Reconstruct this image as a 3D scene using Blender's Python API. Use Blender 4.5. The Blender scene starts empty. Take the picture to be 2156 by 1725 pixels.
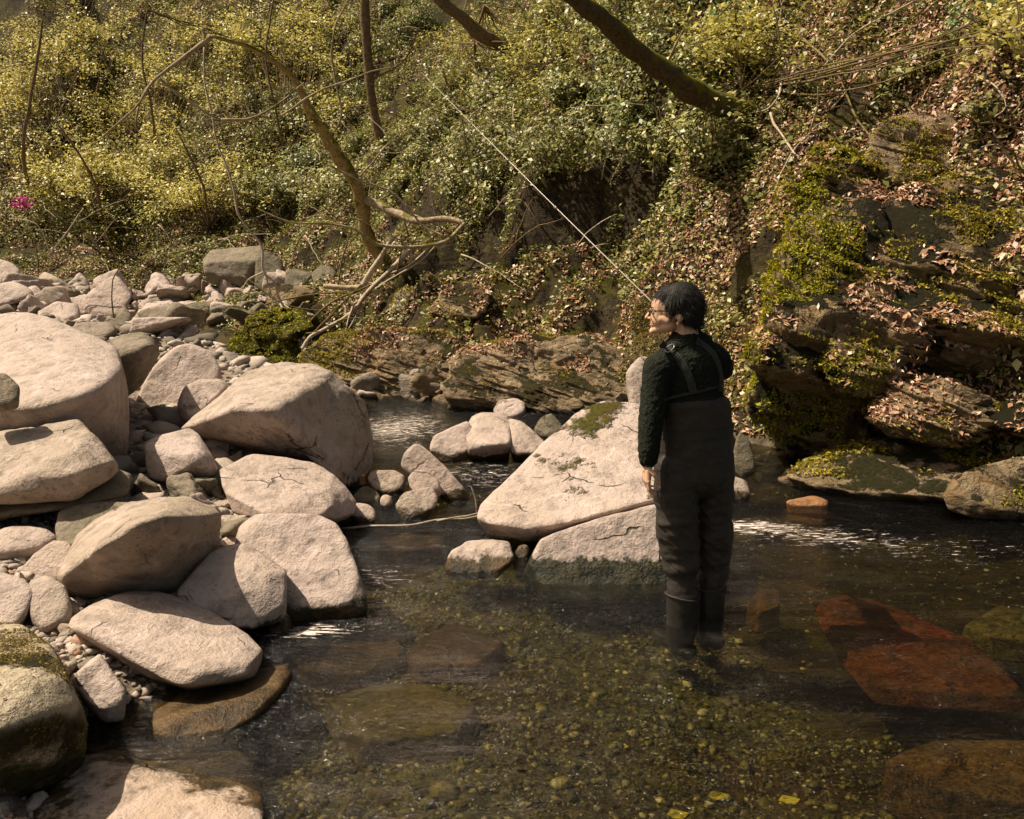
import bpy, bmesh, math, random
import numpy as np
from mathutils import Vector, Matrix

# ------------------------------------------------------------------ camera, sky, sun, exposure
R = math.radians
CAM = np.array([0.0, 0.0, 1.88]); PITCH = R(11.3); FOC = 850.0
sc = bpy.context.scene
col = sc.collection
cam_d = bpy.data.cameras.new("camera"); cam = bpy.data.objects.new("camera", cam_d); col.objects.link(cam)
cam.location = CAM; cam.rotation_euler = (R(90) - PITCH, 0, 0)
cam_d.sensor_fit = 'HORIZONTAL'; cam_d.sensor_width = 36.0; cam_d.lens = 36.0 * FOC / 1024.0
cam_d.clip_start = 0.05; cam_d.clip_end = 500
sc.camera = cam
SUN = np.array([-0.55, 0.05, 0.83]); SUN /= np.linalg.norm(SUN)
world = bpy.data.worlds.new("World"); sc.world = world; world.use_nodes = True
wn = world.node_tree; bg = wn.nodes['Background']
sky = wn.nodes.new('ShaderNodeTexSky'); sky.sky_type = 'NISHITA'; sky.sun_disc = False
sky.sun_elevation = math.asin(SUN[2]); sky.sun_rotation = math.atan2(SUN[0], SUN[1])
sky.dust_density = 4.0; sky.ozone_density = 0.6; sky.air_density = 1.0
tint = wn.nodes.new('ShaderNodeMix'); tint.data_type = 'RGBA'; tint.blend_type = 'MULTIPLY'; tint.inputs[0].default_value = 1.0
tint.inputs[7].default_value = (1.0, 0.86, 0.66, 1)      # warm, slightly faded daylight
wn.links.new(sky.outputs[0], tint.inputs[6]); wn.links.new(tint.outputs[2], bg.inputs[0]); bg.inputs[1].default_value = 0.070
sun_d = bpy.data.lights.new("sun", 'SUN'); sun_d.energy = 5.0; sun_d.angle = R(0.5); sun_d.color = (1.0, 0.88, 0.70)
sun = bpy.data.objects.new("sun", sun_d); col.objects.link(sun)
sun.rotation_euler = Vector(SUN).to_track_quat('Z', 'Y').to_euler(); sun.location = (-8, -2, 12)
sc.view_settings.view_transform = 'Standard'; sc.view_settings.look = 'None'
sc.view_settings.exposure = 0.60; sc.view_settings.gamma = 1.0
sc.cycles.max_bounces = 6; sc.cycles.transparent_max_bounces = 8
sc.cycles.caustics_reflective = False; sc.cycles.caustics_refractive = False
sc.cycles.use_denoising = True
sc.cycles.sample_clamp_indirect = 4.0

rng = np.random.default_rng(7)
S = 1024.0 / 2156.0           # reading scale of the photograph -> picture pixels
cp, sp = math.cos(PITCH), math.sin(PITCH)

def ray(dx, dy):
    u = (dx * S - 512.0) / FOC; v = -(dy * S - 409.5) / FOC
    d = np.array([u, cp + v * sp, -sp + v * cp])
    return d / d[1]            # per metre of Y

def atY(dx, dy, Y):
    return CAM + ray(dx, dy) * Y

def atZ(dx, dy, z):
    d = ray(dx, dy)
    return CAM + d * ((z - CAM[2]) / d[2])

# ------------------------------------------------------------------ noise
def _hash(ix, iy, iz, seed):
    h = (ix.astype(np.int64) * 374761393 + iy.astype(np.int64) * 668265263 + iz.astype(np.int64) * 2147483647 + seed * 1274126177) & 0xFFFFFFFF
    h = ((h ^ (h >> 13)) * 1274126177) & 0xFFFFFFFF
    h = ((h ^ (h >> 16)) * 2246822519) & 0xFFFFFFFF
    return ((h ^ (h >> 15)) & 0xFFFFFF) / float(0xFFFFFF) * 2 - 1

def vnoise(p, seed=0):
    i = np.floor(p); f = p - i; f = f * f * (3 - 2 * f); i = i.astype(np.int64)
    x, y, z = i[:, 0], i[:, 1], i[:, 2]
    out = 0
    for a in (0, 1):
        wx = f[:, 0] if a else 1 - f[:, 0]
        for b in (0, 1):
            wy = f[:, 1] if b else 1 - f[:, 1]
            for c in (0, 1):
                wz = f[:, 2] if c else 1 - f[:, 2]
                out = out + wx * wy * wz * _hash(x + a, y + b, z + c, seed)
    return out

def fbm(p, seed=0, octv=4, gain=0.5):
    out = 0; a = 1.0; tot = 0
    for k in range(octv):
        out = out + a * vnoise(p * (2.03 ** k) + 17.3 * k, seed + k); tot += a; a *= gain
    return out / tot

def fbm2(X, Y, sc_, seed=0, octv=4, gain=0.5):
    sh = np.shape(X)
    p = np.stack([np.ravel(X) * sc_, np.ravel(Y) * sc_, np.full(np.size(X), 3.7)], 1)
    return fbm(p, seed, octv, gain).reshape(sh)

def sstep(a, b, x):
    t = np.clip((x - a) / (b - a), 0, 1); return t * t * (3 - 2 * t)

# ------------------------------------------------------------------ terrain height
FX = [-30, -11, -6.8, -3.6, -1.9, -.43, 1.34, 2.05, 2.9, 3.7, 5, 20]
FY = [22, 18.8, 17.2, 12.9, 10.4, 9.9, 9.3, 8.0, 7.0, 6.0, 5.2, 1]
WY = [-8, 2.5, 2.94, 3.3, 4, 4.1, 5.5, 6.7, 8.5, 10, 13, 16, 30]
WX = [-1.0, -1.15, -1.42, -1.1, -1.3, -1.0, -1.2, -1.3, -1.6, -2.4, -4.8, -7, -14]

HOLLOWS = [(-2.95, 12.9, .8, .6, 1.4), (-4.1, 13.9, .6, .5, 1.1), (.6, 12.6, 1.0, .35, .55), (-.9, 13.6, .8, .45, .7), (2.0, 12.2, .5, .5, .5)]
def height(X, Y):
    X = np.asarray(X, float); Y = np.asarray(Y, float)
    s = np.full(X.shape, 1e9)
    for k in range(len(FX) - 1):
        ax, ay, bx, by = FX[k], FY[k], FX[k + 1], FY[k + 1]
        tt = np.clip(((X - ax) * (bx - ax) + (Y - ay) * (by - ay)) / ((bx - ax) ** 2 + (by - ay) ** 2), 0, 1)
        s = np.minimum(s, np.hypot(X - ax - tt * (bx - ax), Y - ay - tt * (by - ay)))
    s = s * np.where(Y > np.interp(X, FX, FY), 1, -1) + 0.28 * fbm2(X, Y, 0.8, 5, 3)
    sp_ = np.maximum(s, 0)
    PL = np.interp(sp_, [0, .35, 1.1, 3.0, 3.5, 6, 12, 30], [0, .32, .62, 1.75, 2.7, 5.1, 11, 27])
    PR = np.interp(sp_, [0, .3, .7, 1.5, 2.2, 4, 12, 30], [0, .28, .95, 2.0, 2.5, 4.6, 13, 30])
    PF = np.interp(sp_, [0, .5, 2.0, 4, 12, 30], [0, .3, 1.5, 3.6, 12, 29])
    wr = sstep(1.3, 2.4, X); wl = 1 - sstep(-7.5, -4.5, X)
    P = PL * (1 - wr) * (1 - wl) + PR * wr + PF * wl
    amp = sstep(0.1, 2.0, s)
    n = fbm2(X, Y, 0.55, 11, 3) * 0.55 + fbm2(X, Y, 1.7, 12, 3) * 0.26
    rid = 1 - np.abs(fbm2(X * 1.0 + Y * .3, Y, 2.6, 21, 3))
    hum = fbm2(X, Y, 1.15, 61, 3); hum2 = fbm2(X, Y, 3.1, 62, 3)
    P = P + amp * (np.clip(hum, -.3, .5) * .55 + np.abs(hum2) * .30 - .05)
    for hx, hy, rx, ry, dp in HOLLOWS: P = P - dp * np.exp(-(((X - hx) / rx) ** 2 + ((Y - hy) / ry) ** 2) ** 2)
    P = P + amp * (n + (rid - .7) * .22) + sstep(0, .6, s) * fbm2(X, Y, 5.5, 14, 3) * 0.07
    # gravel bar on the left, stream bed elsewhere
    W = np.interp(Y, WY, WX) + 0.12 * fbm2(X * 0, Y, 1.3, 31, 2)
    t = sstep(-0.15, 0.75, W - X)
    G = 0.10 + 0.056 * np.maximum(Y - 3, 0) + 0.05 * np.clip(W - X - .7, 0, 4)
    up = sstep(11.4, 13.0, Y)
    bed = -0.26 - 0.10 * sstep(-.5, 2.5, X) + 0.09 * fbm2(X, Y, .8, 41, 3) + up * 0.50
    base = bed * (1 - t) + (G + 0.05 * fbm2(X, Y, 1.5, 42, 3)) * t + 0.018 * fbm2(X, Y, 9, 43, 2)
    toe = sstep(-.8, .15, s)
    base = np.maximum(base, base * (1 - toe) + toe * 0.02)
    return base + P * (s > 0)

def hz(X, Y):
    """terrain height read back from the terrain grid"""
    i = np.clip(np.searchsorted(gx, X) - 1, 0, len(gx) - 2); j = np.clip(np.searchsorted(gy, Y) - 1, 0, len(gy) - 2)
    u = np.clip((X - gx[i]) / (gx[i + 1] - gx[i]), 0, 1); v = np.clip((Y - gy[j]) / (gy[j + 1] - gy[j]), 0, 1)
    return (GZ[j, i] * (1 - u) + GZ[j, i + 1] * u) * (1 - v) + (GZ[j + 1, i] * (1 - u) + GZ[j + 1, i + 1] * u) * v

TT = np.concatenate([np.arange(1.4, 20, .04), np.arange(20, 33, .15)])
def hits(D):
    """world points where the sight lines through D (n,2) meet the terrain"""
    return np.array([hit(x, y) for x, y in D])

def hit(dx, dy):
    P_ = CAM + ray(dx, dy) * TT[:, None]
    below = hz(P_[:, 0], P_[:, 1]) >= P_[:, 2]
    return P_[max(int(np.argmax(below)) - 1, 0)] if below.any() else P_[-1]

# ------------------------------------------------------------------ object helpers
def tag(o, label=None, cat=None, group=None, kind=None):
    if label: o['label'] = label
    if cat: o['category'] = cat
    if group: o['group'] = group
    if kind: o['kind'] = kind
    return o

def mesh_obj(name, V, F, mat, parent=None, smooth=True, attr=None):
    V = np.asarray(V, np.float32)
    me = bpy.data.meshes.new(name)
    if isinstance(F, np.ndarray):
        k = F.shape[1]; n = len(F)
        me.vertices.add(len(V)); me.vertices.foreach_set('co', V.ravel())
        me.loops.add(n * k); me.loops.foreach_set('vertex_index', F.astype(np.int32).ravel())
        me.polygons.add(n)
        me.polygons.foreach_set('loop_start', np.arange(0, n * k, k, dtype=np.int32))
        me.polygons.foreach_set('loop_total', np.full(n, k, dtype=np.int32))
        me.update(calc_edges=True)
    else:
        me.from_pydata([tuple(v) for v in V], [], F); me.update()
    if smooth:
        me.polygons.foreach_set('use_smooth', np.ones(len(me.polygons), dtype=bool))
    if attr is not None:
        a = me.attributes.new('rnd', 'FLOAT', 'POINT'); a.data.foreach_set('value', np.asarray(attr, np.float32))
    me.materials.append(mat)
    o = bpy.data.objects.new(name, me); col.objects.link(o)
    if parent: o.parent = parent
    return o

def empty(name, loc=(0, 0, 0)):
    o = bpy.data.objects.new(name, None); o.empty_display_size = .1
    col.objects.link(o); o['origin_only'] = 1; del o['origin_only']
    return o

def join(parts):
    V = []; F = []; n = 0
    for v, f in parts:
        V.append(v); F.append(np.asarray(f) + n); n += len(v)
    return np.concatenate(V), np.concatenate(F)

# ------------------------------------------------------------------ materials
def mat_new(name):
    m = bpy.data.materials.new(name); m.use_nodes = True
    nt = m.node_tree
    for n in list(nt.nodes): nt.nodes.remove(n)
    out = nt.nodes.new('ShaderNodeOutputMaterial')
    return m, nt, out

class NB:
    def __init__(s, nt): s.nt = nt
    def n(s, t, **kw):
        nd = s.nt.nodes.new(t)
        for k, v in kw.items():
            if k.startswith('i_'):
                key = k[2:]; key = int(key) if key.isdigit() else key
                if isinstance(v, bpy.types.NodeSocket): s.nt.links.new(v, nd.inputs[key])
                else: nd.inputs[key].default_value = v
            else: setattr(nd, k, v)
        return nd
    def noise(s, vec, scale, detail=4, rough=.55, dist=0):
        return s.n('ShaderNodeTexNoise', i_Vector=vec, i_Scale=scale, i_Detail=detail, i_Roughness=rough, i_Distortion=dist).outputs[0]
    def ramp(s, fac, stops, interp='LINEAR'):
        r = s.n('ShaderNodeValToRGB', i_Fac=fac); r.color_ramp.interpolation = interp
        el = r.color_ramp.elements
        while len(el) < len(stops): el.new(.5)
        for e, (p, c) in zip(el, stops):
            e.position = p; e.color = (c, c, c, 1) if isinstance(c, (int, float)) else (*c, 1)
        return r.outputs[0]
    def mix(s, fac, a, b, mode='MIX'):
        m = s.n('ShaderNodeMix', data_type='RGBA', blend_type=mode)
        for key, v in ((0, fac), (6, a), (7, b)):
            if isinstance(v, bpy.types.NodeSocket): s.nt.links.new(v, m.inputs[key])
            elif isinstance(v, (int, float)): m.inputs[key].default_value = v if key == 0 else (v, v, v, 1)
            else: m.inputs[key].default_value = (*v, 1)
        return m.outputs[2]
    def math(s, op, a, b=0.0, clamp=False):
        m = s.n('ShaderNodeMath', operation=op, use_clamp=clamp)
        for k, v in ((0, a), (1, b)):
            if isinstance(v, bpy.types.NodeSocket): s.nt.links.new(v, m.inputs[k])
            else: m.inputs[k].default_value = v
        return m.outputs[0]
    def mapr(s, v, a, b, c=0., d=1.):
        return s.n('ShaderNodeMapRange', i_0=v, i_1=a, i_2=b, i_3=c, i_4=d).outputs[0]
    def bump(s, h, strength, dist, normal=None):
        b = s.n('ShaderNodeBump', i_Strength=strength, i_Distance=dist, i_Height=h)
        if normal: s.nt.links.new(normal, b.inputs['Normal'])
        return b.outputs[0]
    def princ(s, out, col_, rough=.8, normal=None, spec=.3, **kw):
        p = s.n('ShaderNodeBsdfPrincipled')
        for key, v in (('Base Color', col_), ('Roughness', rough), ('Specular IOR Level', spec)):
            if isinstance(v, bpy.types.NodeSocket): s.nt.links.new(v, p.inputs[key])
            elif isinstance(v, (int, float)): p.inputs[key].default_value = v
            else: p.inputs[key].default_value = (*v, 1)
        if normal: s.nt.links.new(normal, p.inputs['Normal'])
        for k, v in kw.items():
            if isinstance(v, bpy.types.NodeSocket): s.nt.links.new(v, p.inputs[k.replace('_', ' ')])
            else: p.inputs[k.replace('_', ' ')].default_value = v
        if out is not None: s.nt.links.new(p.outputs[0], out.inputs[0])
        return p

MOSS_A = (.20, .17, .010); MOSS_B = (.055, .062, .010)

def rock_mat(name, a, b, moss=0.0, wet=None, speck=.5, strata=0., orange=0., grain=1.0, crack=0.25, mossy_side=0., bump=1.0, ocol=(.42, .17, .03), wetc=((.022, .020, .010), (.10, .06, .025))):
    """a: clean stone, b: weathered stone.  moss: share of upward faces that carry moss; wet: height of the dark wet band"""
    m, nt, out = mat_new(name); N = NB(nt)
    geo = N.n('ShaderNodeNewGeometry'); pos = geo.outputs['Position']
    sx = N.n('ShaderNodeSeparateXYZ', i_0=pos); sn = N.n('ShaderNodeSeparateXYZ', i_0=geo.outputs['Normal'])
    big = N.noise(pos, 2.3 * grain, 5, .6)
    mid = N.noise(pos, 9 * grain, 6, .65)
    fin = N.noise(pos, 60 * grain, 4, .7)
    oi = N.n('ShaderNodeObjectInfo').outputs['Random']
    c = N.mix(N.ramp(big, [(.38, 0), (.66, 1)]), a, b)
    c = N.mix(N.mapr(oi, 0, 1, 0, .40), c, tuple(x * y for x, y in zip(b, (.92, .88, .80))))
    vein = N.math('ABSOLUTE', N.math('SUBTRACT', N.noise(pos, 1.3, 3, .5, .4), .5))
    c = N.mix(N.math('MULTIPLY', N.ramp(vein, [(.004, 1), (.010, 0)]), .35), c, tuple(min(1, x * 1.35) for x in a))
    blot = N.math('MULTIPLY', N.ramp(N.noise(pos, 26 * grain, 5, .75), [(.52, 0), (.60, 1)]), N.ramp(N.noise(pos, 3.1 * grain, 4, .6), [(.50, 0), (.62, 1)]))
    c = N.mix(N.math('MULTIPLY', blot, .35 + .3 * speck), c, tuple(x * .30 for x in b))
    c = N.mix(N.ramp(mid, [(.33, .7), (.50, 0)]), c, tuple(x * .5 for x in b))
    spk = N.math('MULTIPLY', N.ramp(fin, [(.34, 1), (.44, 0)]), N.ramp(N.noise(pos, 4 * grain, 3), [(.42, 0), (.62, 1)]))
    c = N.mix(N.math('MULTIPLY', spk, speck), c, (.045, .042, .022))
    h = N.math('ADD', N.math('MULTIPLY', mid, .6), N.math('MULTIPLY', fin, .14))
    # cracks
    dist = N.n('ShaderNodeVectorMath', operation='ADD', i_0=pos, i_1=N.n('ShaderNodeVectorMath', operation='SCALE', i_0=N.n('ShaderNodeTexNoise', i_Vector=pos, i_Scale=3.0, i_Detail=4).outputs[1], i_Scale=.35).outputs[0]).outputs[0]
    vor = N.n('ShaderNodeTexVoronoi', feature='DISTANCE_TO_EDGE', i_Vector=dist, i_Scale=1.7 * grain).outputs[0]
    cr = N.math('MULTIPLY', N.ramp(vor, [(.003, 1), (.012, 0)]), N.ramp(N.noise(pos, 3.1, 3), [(.55, 0), (.62, 1)]))
    c = N.mix(N.math('MULTIPLY', cr, crack * 3), c, (.05, .045, .03))
    h = N.math('SUBTRACT', h, N.math('MULTIPLY', cr, crack))
    if strata:
        mp = N.n('ShaderNodeMapping', i_Vector=dist); mp.inputs['Rotation'].default_value = (.35, .32, .1); mp.inputs['Scale'].default_value = (1.6, 1.6, 8)
        st = N.noise(mp.outputs[0], 1.6, 6, .7)
        c = N.mix(N.math('MULTIPLY', N.ramp(st, [(.38, 1), (.5, 0)]), strata * .55), c, tuple(x * .3 for x in b))
        h = N.math('ADD', h, N.math('MULTIPLY', st, 1.6 * strata))
    if orange:
        om = N.math('MULTIPLY', N.ramp(N.noise(pos, 1.9, 5, .7), [(.55, 0), (.72, 1)]), orange)
        c = N.mix(om, c, ocol)
    if moss or mossy_side:
        mn = N.math('ADD', N.noise(pos, 2.6, 6, .68), N.math('MULTIPLY', N.mapr(sn.outputs[2], -.3, 1, -.10, .10), 1.0))
        th = .74 - .36 * moss
        mf = N.ramp(mn, [(max(th - .03, 0), 0), (th + .03, 1)])
        if mossy_side:
            low = N.mapr(sn.outputs[2], .35, -.15, 0, mossy_side)
            mf = N.math('MAXIMUM', mf, N.math('MULTIPLY', low, N.ramp(N.noise(pos, 5, 5, .7), [(.35, 0), (.5, 1)])))
        mc = N.mix(N.ramp(N.noise(pos, 35, 5, .7), [(.35, 0), (.68, 1)]), MOSS_B, MOSS_A)
        mc = N.mix(N.ramp(N.noise(pos, 1.4, 3), [(.45, 0), (.7, .8)]), mc, (.16, .085, .012))
        c = N.mix(mf, c, mc)
        mh = N.math('MULTIPLY', mf, N.math('ADD', N.math('MULTIPLY', N.noise(pos, 90, 4, .8), 1.0), .3))
        h = N.math('ADD', h, mh)
    rough = .82
    if wet is not None:
        wn_ = N.math('ADD', sx.outputs[2], N.math('MULTIPLY', N.math('SUBTRACT', N.noise(pos, 11, 5, .7), .5), .16))
        wf = N.mapr(wn_, wet + .012, wet - .012, 0, 1)
        c = N.mix(wf, c, N.mix(N.ramp(mid, [(.4, 0), (.65, 1)]), wetc[0], wetc[1]))
        rough = N.mapr(wf, 0, 1, .82, .32)
    N.princ(out, c, rough, N.bump(h, 1.0 * bump, .06), .25)
    return m

PALE = (.465, .375, .335); PALE2 = (.42, .335, .28); GREYR = (.27, .215, .17)
M = {}
M['pale'] = rock_mat('pale_granite', PALE, PALE2, speck=.5, crack=.2)
M['palewet'] = rock_mat('pale_granite_waterline', PALE, PALE2, speck=.6, wet=.07, crack=.22)
M['palewetdark'] = rock_mat('white_granite_dark_mossy_waterline', (.44, .355, .32), (.40, .32, .275), speck=.3, wet=.115, crack=.3, wetc=((.010, .011, .005), (.04, .036, .015)))
M['palemoss'] = rock_mat('pale_granite_moss_spots', PALE, PALE2, moss=.17, wet=.05, speck=.85, crack=.3)
M['spotted'] = rock_mat('spotted_granite', (.43, .345, .295), (.33, .265, .205), speck=1.0, crack=.3, wet=.05)
M['grey'] = rock_mat('grey_rough_rock', GREYR, (.20, .17, .115), speck=.8, strata=.35)
M['dark'] = rock_mat('dark_rough_rock', (.20, .17, .12), (.13, .11, .07), speck=.8, strata=.4, moss=.2)
M['mossy'] = rock_mat('mossy_boulder', (.48, .40, .29), (.36, .29, .19), moss=.24, speck=.8, mossy_side=.95, bump=1.3)
M['wet'] = rock_mat('wet_brown_rock', (.36, .27, .17), (.20, .12, .06), wet=.14, speck=.7, orange=.5, wetc=((.04, .026, .012), (.14, .085, .035)))
M['orange'] = rock_mat('pale_rock_orange_base', PALE, (.40, .30, .22), wet=.03, speck=.7, orange=.5)
M['cliff'] = rock_mat('layered_cliff_rock', (.38, .28, .16), (.24, .165, .07), strata=.6, moss=.62, speck=.8, bump=1.8, orange=.2)
M['ledge'] = rock_mat('layered_ledge_rock', (.36, .27, .17), (.20, .14, .07), strata=.6, moss=.38, speck=.8, bump=1.5, orange=.5, wet=.04)
M['mound'] = rock_mat('moss_covered_mound', (.25, .2, .12), (.15, .12, .06), moss=1.0, bump=1.6)
M['red'] = rock_mat('red_submerged_rock', (.16, .035, .014), (.06, .025, .012), orange=.7, ocol=(.42, .05, .018), speck=.5, crack=.2)
M['brownbed'] = rock_mat('brown_submerged_rock', (.13, .065, .03), (.05, .03, .015), speck=.5)
M['olive'] = rock_mat('olive_submerged_rock', (.16, .12, .04), (.09, .075, .025), speck=.5)

def leaf_mat(name, stops, trans=.35, gloss=0.06):
    m, nt, out = mat_new(name); N = NB(nt)
    at = N.n('ShaderNodeAttribute', attribute_name='rnd').outputs['Fac']
    c = N.ramp(at, stops)
    d = N.n('ShaderNodeBsdfDiffuse', i_Color=c); t = N.n('ShaderNodeBsdfTranslucent', i_Color=c)
    g = N.n('ShaderNodeBsdfGlossy', i_Roughness=.45)
    mx = N.n('ShaderNodeMixShader', i_0=trans, i_1=d.outputs[0], i_2=t.outputs[0])
    m2 = N.n('ShaderNodeMixShader', i_0=gloss, i_1=mx.outputs[0], i_2=g.outputs[0])
    nt.links.new(m2.outputs[0], out.inputs[0]); return m

M['litter'] = leaf_mat('dry_leaf', [(0, (.12, .045, .02)), (.3, (.30, .13, .07)), (.6, (.46, .27, .15)), (.85, (.60, .41, .26)), (1, (.76, .58, .42))], .12, .05)
M['maple'] = leaf_mat('spring_maple_leaf', [(0, (.20, .18, .04)), (.35, (.46, .41, .09)), (.75, (.66, .58, .15)), (1, (.80, .70, .28))], .4)
M['green'] = leaf_mat('green_leaf', [(0, (.045, .055, .015)), (.4, (.16, .17, .035)), (.75, (.35, .33, .08)), (1, (.58, .52, .20))], .3, .05)
M['blue'] = leaf_mat('cool_green_leaf', [(0, (.06, .09, .03)), (.5, (.20, .27, .08)), (1, (.44, .50, .18))], .3, .04)
M['mossleaf'] = leaf_mat('moss_tuft', [(0, (.08, .075, .012)), (.5, (.26, .21, .02)), (.85, (.46, .36, .03)), (1, (.60, .47, .06))], .3, .02)
M['brightmoss'] = leaf_mat('bright_moss_tuft', [(0, (.10, .10, .008)), (.5, (.26, .24, .010)), (1, (.48, .42, .02))], .3, .02)
M['olivemoss'] = leaf_mat('brown_moss_tuft', [(0, (.06, .045, .012)), (.5, (.20, .14, .03)), (1, (.42, .30, .07))], .3, .02)
M['pink'] = leaf_mat('pink_petal', [(0, (.45, .03, .20)), (1, (.70, .06, .34))], .3, .02)
M['yellowleaf'] = leaf_mat('yellow_leaf', [(0, (.55, .45, .05)), (1, (.65, .55, .10))], .3, .05)

def bark_mat(name, a, b, moss=0., scale=1.0):
    m, nt, out = mat_new(name); N = NB(nt)
    geo = N.n('ShaderNodeNewGeometry'); pos = geo.outputs['Position']
    sn = N.n('ShaderNodeSeparateXYZ', i_0=geo.outputs['Normal'])
    n1 = N.noise(pos, 22 * scale, 6, .7); n2 = N.noise(pos, 5 * scale, 4)
    c = N.mix(N.ramp(n1, [(.35, 0), (.62, 1)]), b, a)
    if moss:
        mf = N.ramp(N.math('ADD', n2, N.mapr(sn.outputs[2], -.6, 1, -.15, .15)), [(.62 - .3 * moss, 0), (.72 - .3 * moss, 1)])
        c = N.mix(mf, c, N.mix(n1, MOSS_B, MOSS_A))
    N.princ(out, c, .9, N.bump(N.math('ADD', n1, n2), .7, .02), .15)
    return m
M['bark'] = bark_mat('brown_bark', (.22, .15, .09), (.08, .055, .03), .15)
M['barkmoss'] = bark_mat('mossy_bark', (.42, .31, .13), (.17, .13, .05), .6)
M['barkdark'] = bark_mat('dark_mossy_bark', (.12, .09, .045), (.05, .038, .02), .5)
M['twig'] = bark_mat('pale_dead_twig', (.52, .43, .32), (.30, .23, .16), 0)
M['twigdark'] = bark_mat('brown_twig', (.25, .18, .09), (.10, .07, .035), .1)
M['limb'] = bark_mat('grey_brown_limb', (.42, .33, .22), (.20, .15, .09), .10)
M['wood'] = bark_mat('broken_wood', (.50, .40, .28), (.28, .20, .12), 0)
M['orangewood'] = rock_mat('rust_coloured_stone', (.30, .15, .065), (.18, .085, .035), speck=.8)

# terrain material
def terrain_mat():
    m, nt, out = mat_new('forest_floor_and_stream_bed'); N = NB(nt)
    geo = N.n('ShaderNodeNewGeometry'); pos = geo.outputs['Position']
    s = N.n('ShaderNodeSeparateXYZ', i_0=pos); sn = N.n('ShaderNodeSeparateXYZ', i_0=geo.outputs['Normal'])
    n1 = N.noise(pos, 3, 6, .65); n2 = N.noise(pos, 17, 6, .7); n3 = N.noise(pos, 1.0, 3); n4 = N.noise(pos, 70, 4, .7)
    soil = N.mix(N.ramp(n2, [(.35, 0), (.65, 1)]), (.012, .010, .006), (.055, .036, .018))
    soil = N.mix(N.ramp(n1, [(.45, 0), (.60, .9)]), soil, N.mix(N.ramp(n4, [(.4, 0), (.65, 1)]), (.03, .032, .006), (.12, .10, .010)))
    steep = N.mapr(sn.outputs[2], .62, .40, 0, 1)
    mp = N.n('ShaderNodeMapping', i_Vector=pos); mp.inputs['Rotation'].default_value = (.3, .3, 0); mp.inputs['Scale'].default_value = (1, 1, 3.5)
    st = N.noise(mp.outputs[0], 2.2, 6, .7)
    rk = N.mix(N.ramp(n2, [(.40, 0), (.64, 1)]), (.014, .011, .007), (.085, .06, .032))
    soil = N.mix(N.math('MULTIPLY', steep, N.ramp(n3, [(.40, .2), (.60, 1)])), soil, rk)
    grav = N.mix(N.ramp(n2, [(.35, 0), (.6, 1)]), (.09, .075, .05), (.36, .29, .22))
    v = N.n('ShaderNodeTexVoronoi', i_Vector=pos, i_Scale=19.0)
    bedn = N.mix(N.ramp(N.math('MULTIPLY', N.n('ShaderNodeSeparateColor', i_0=v.outputs[1]).outputs[0], 1.0), [(.0, 0), (1, 1)]), (.030, .032, .014), (.17, .155, .06))
    bedn = N.mix(N.ramp(n3, [(.40, 0), (.62, 1)]), bedn, N.mix(n2, (.035, .02, .01), (.13, .065, .025)))
    bed_shade = N.math('MAXIMUM', N.mapr(N.math('ADD', s.outputs[0], n3), 1.6, 2.1, 0, 1), N.mapr(N.math('ADD', s.outputs[1], n3), 5.7, 6.5, 0, 1))  # tree shade over the right and far stream, painted into the bed colour
    bedn = N.mix(N.math('MULTIPLY', bed_shade, .85), bedn, N.mix(N.ramp(n1, [(.4, 0), (.65, 1)]), (.010, .009, .005), (.055, .035, .014)))
    isw = N.mapr(s.outputs[2], .02, -.05, 0, 1)
    hill = N.mapr(s.outputs[1], 20, 20.1, 0, 1)
    # gravel where X is left of the water and low
    lft = N.n('ShaderNodeAttribute', attribute_name='rnd').outputs['Fac']
    c = N.mix(lft, grav, soil)
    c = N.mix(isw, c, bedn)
    h = N.math('ADD', N.math('ADD', n2, N.math('MULTIPLY', n4, .4)), N.math('MULTIPLY', N.math('MULTIPLY', st, steep), 2.0))
    N.princ(out, c, .9, N.bump(h, .9, .05), .15)
    return m
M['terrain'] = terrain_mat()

def axis(segs):
    out = []
    for a, b, st in segs:
        out.append(np.arange(a, b, st))
    out.append([segs[-1][1]])
    return np.concatenate(out)
gx = axis([(-30, -9, .3), (-9, -5, .10), (-5, 4.5, .05), (4.5, 9, .12), (9, 20, .5)])
gy = axis([(-9, 1.5, .4), (1.5, 5, .07), (5, 14, .05), (14, 20, .09), (20, 34, .4)])
GX, GY = np.meshgrid(gx, gy)
GZ = height(GX, GY)
Fs = np.interp(GX, FX, FY)
soilw = sstep(-.3, .3, GY - Fs)
nx, ny = len(gx), len(gy)
idx = np.arange(nx * ny).reshape(ny, nx)
quads = np.stack([idx[:-1, :-1], idx[:-1, 1:], idx[1:, 1:], idx[1:, :-1]], -1).reshape(-1, 4)
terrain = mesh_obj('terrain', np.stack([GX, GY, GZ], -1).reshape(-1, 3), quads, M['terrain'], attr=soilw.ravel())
tag(terrain, kind='structure')

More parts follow.
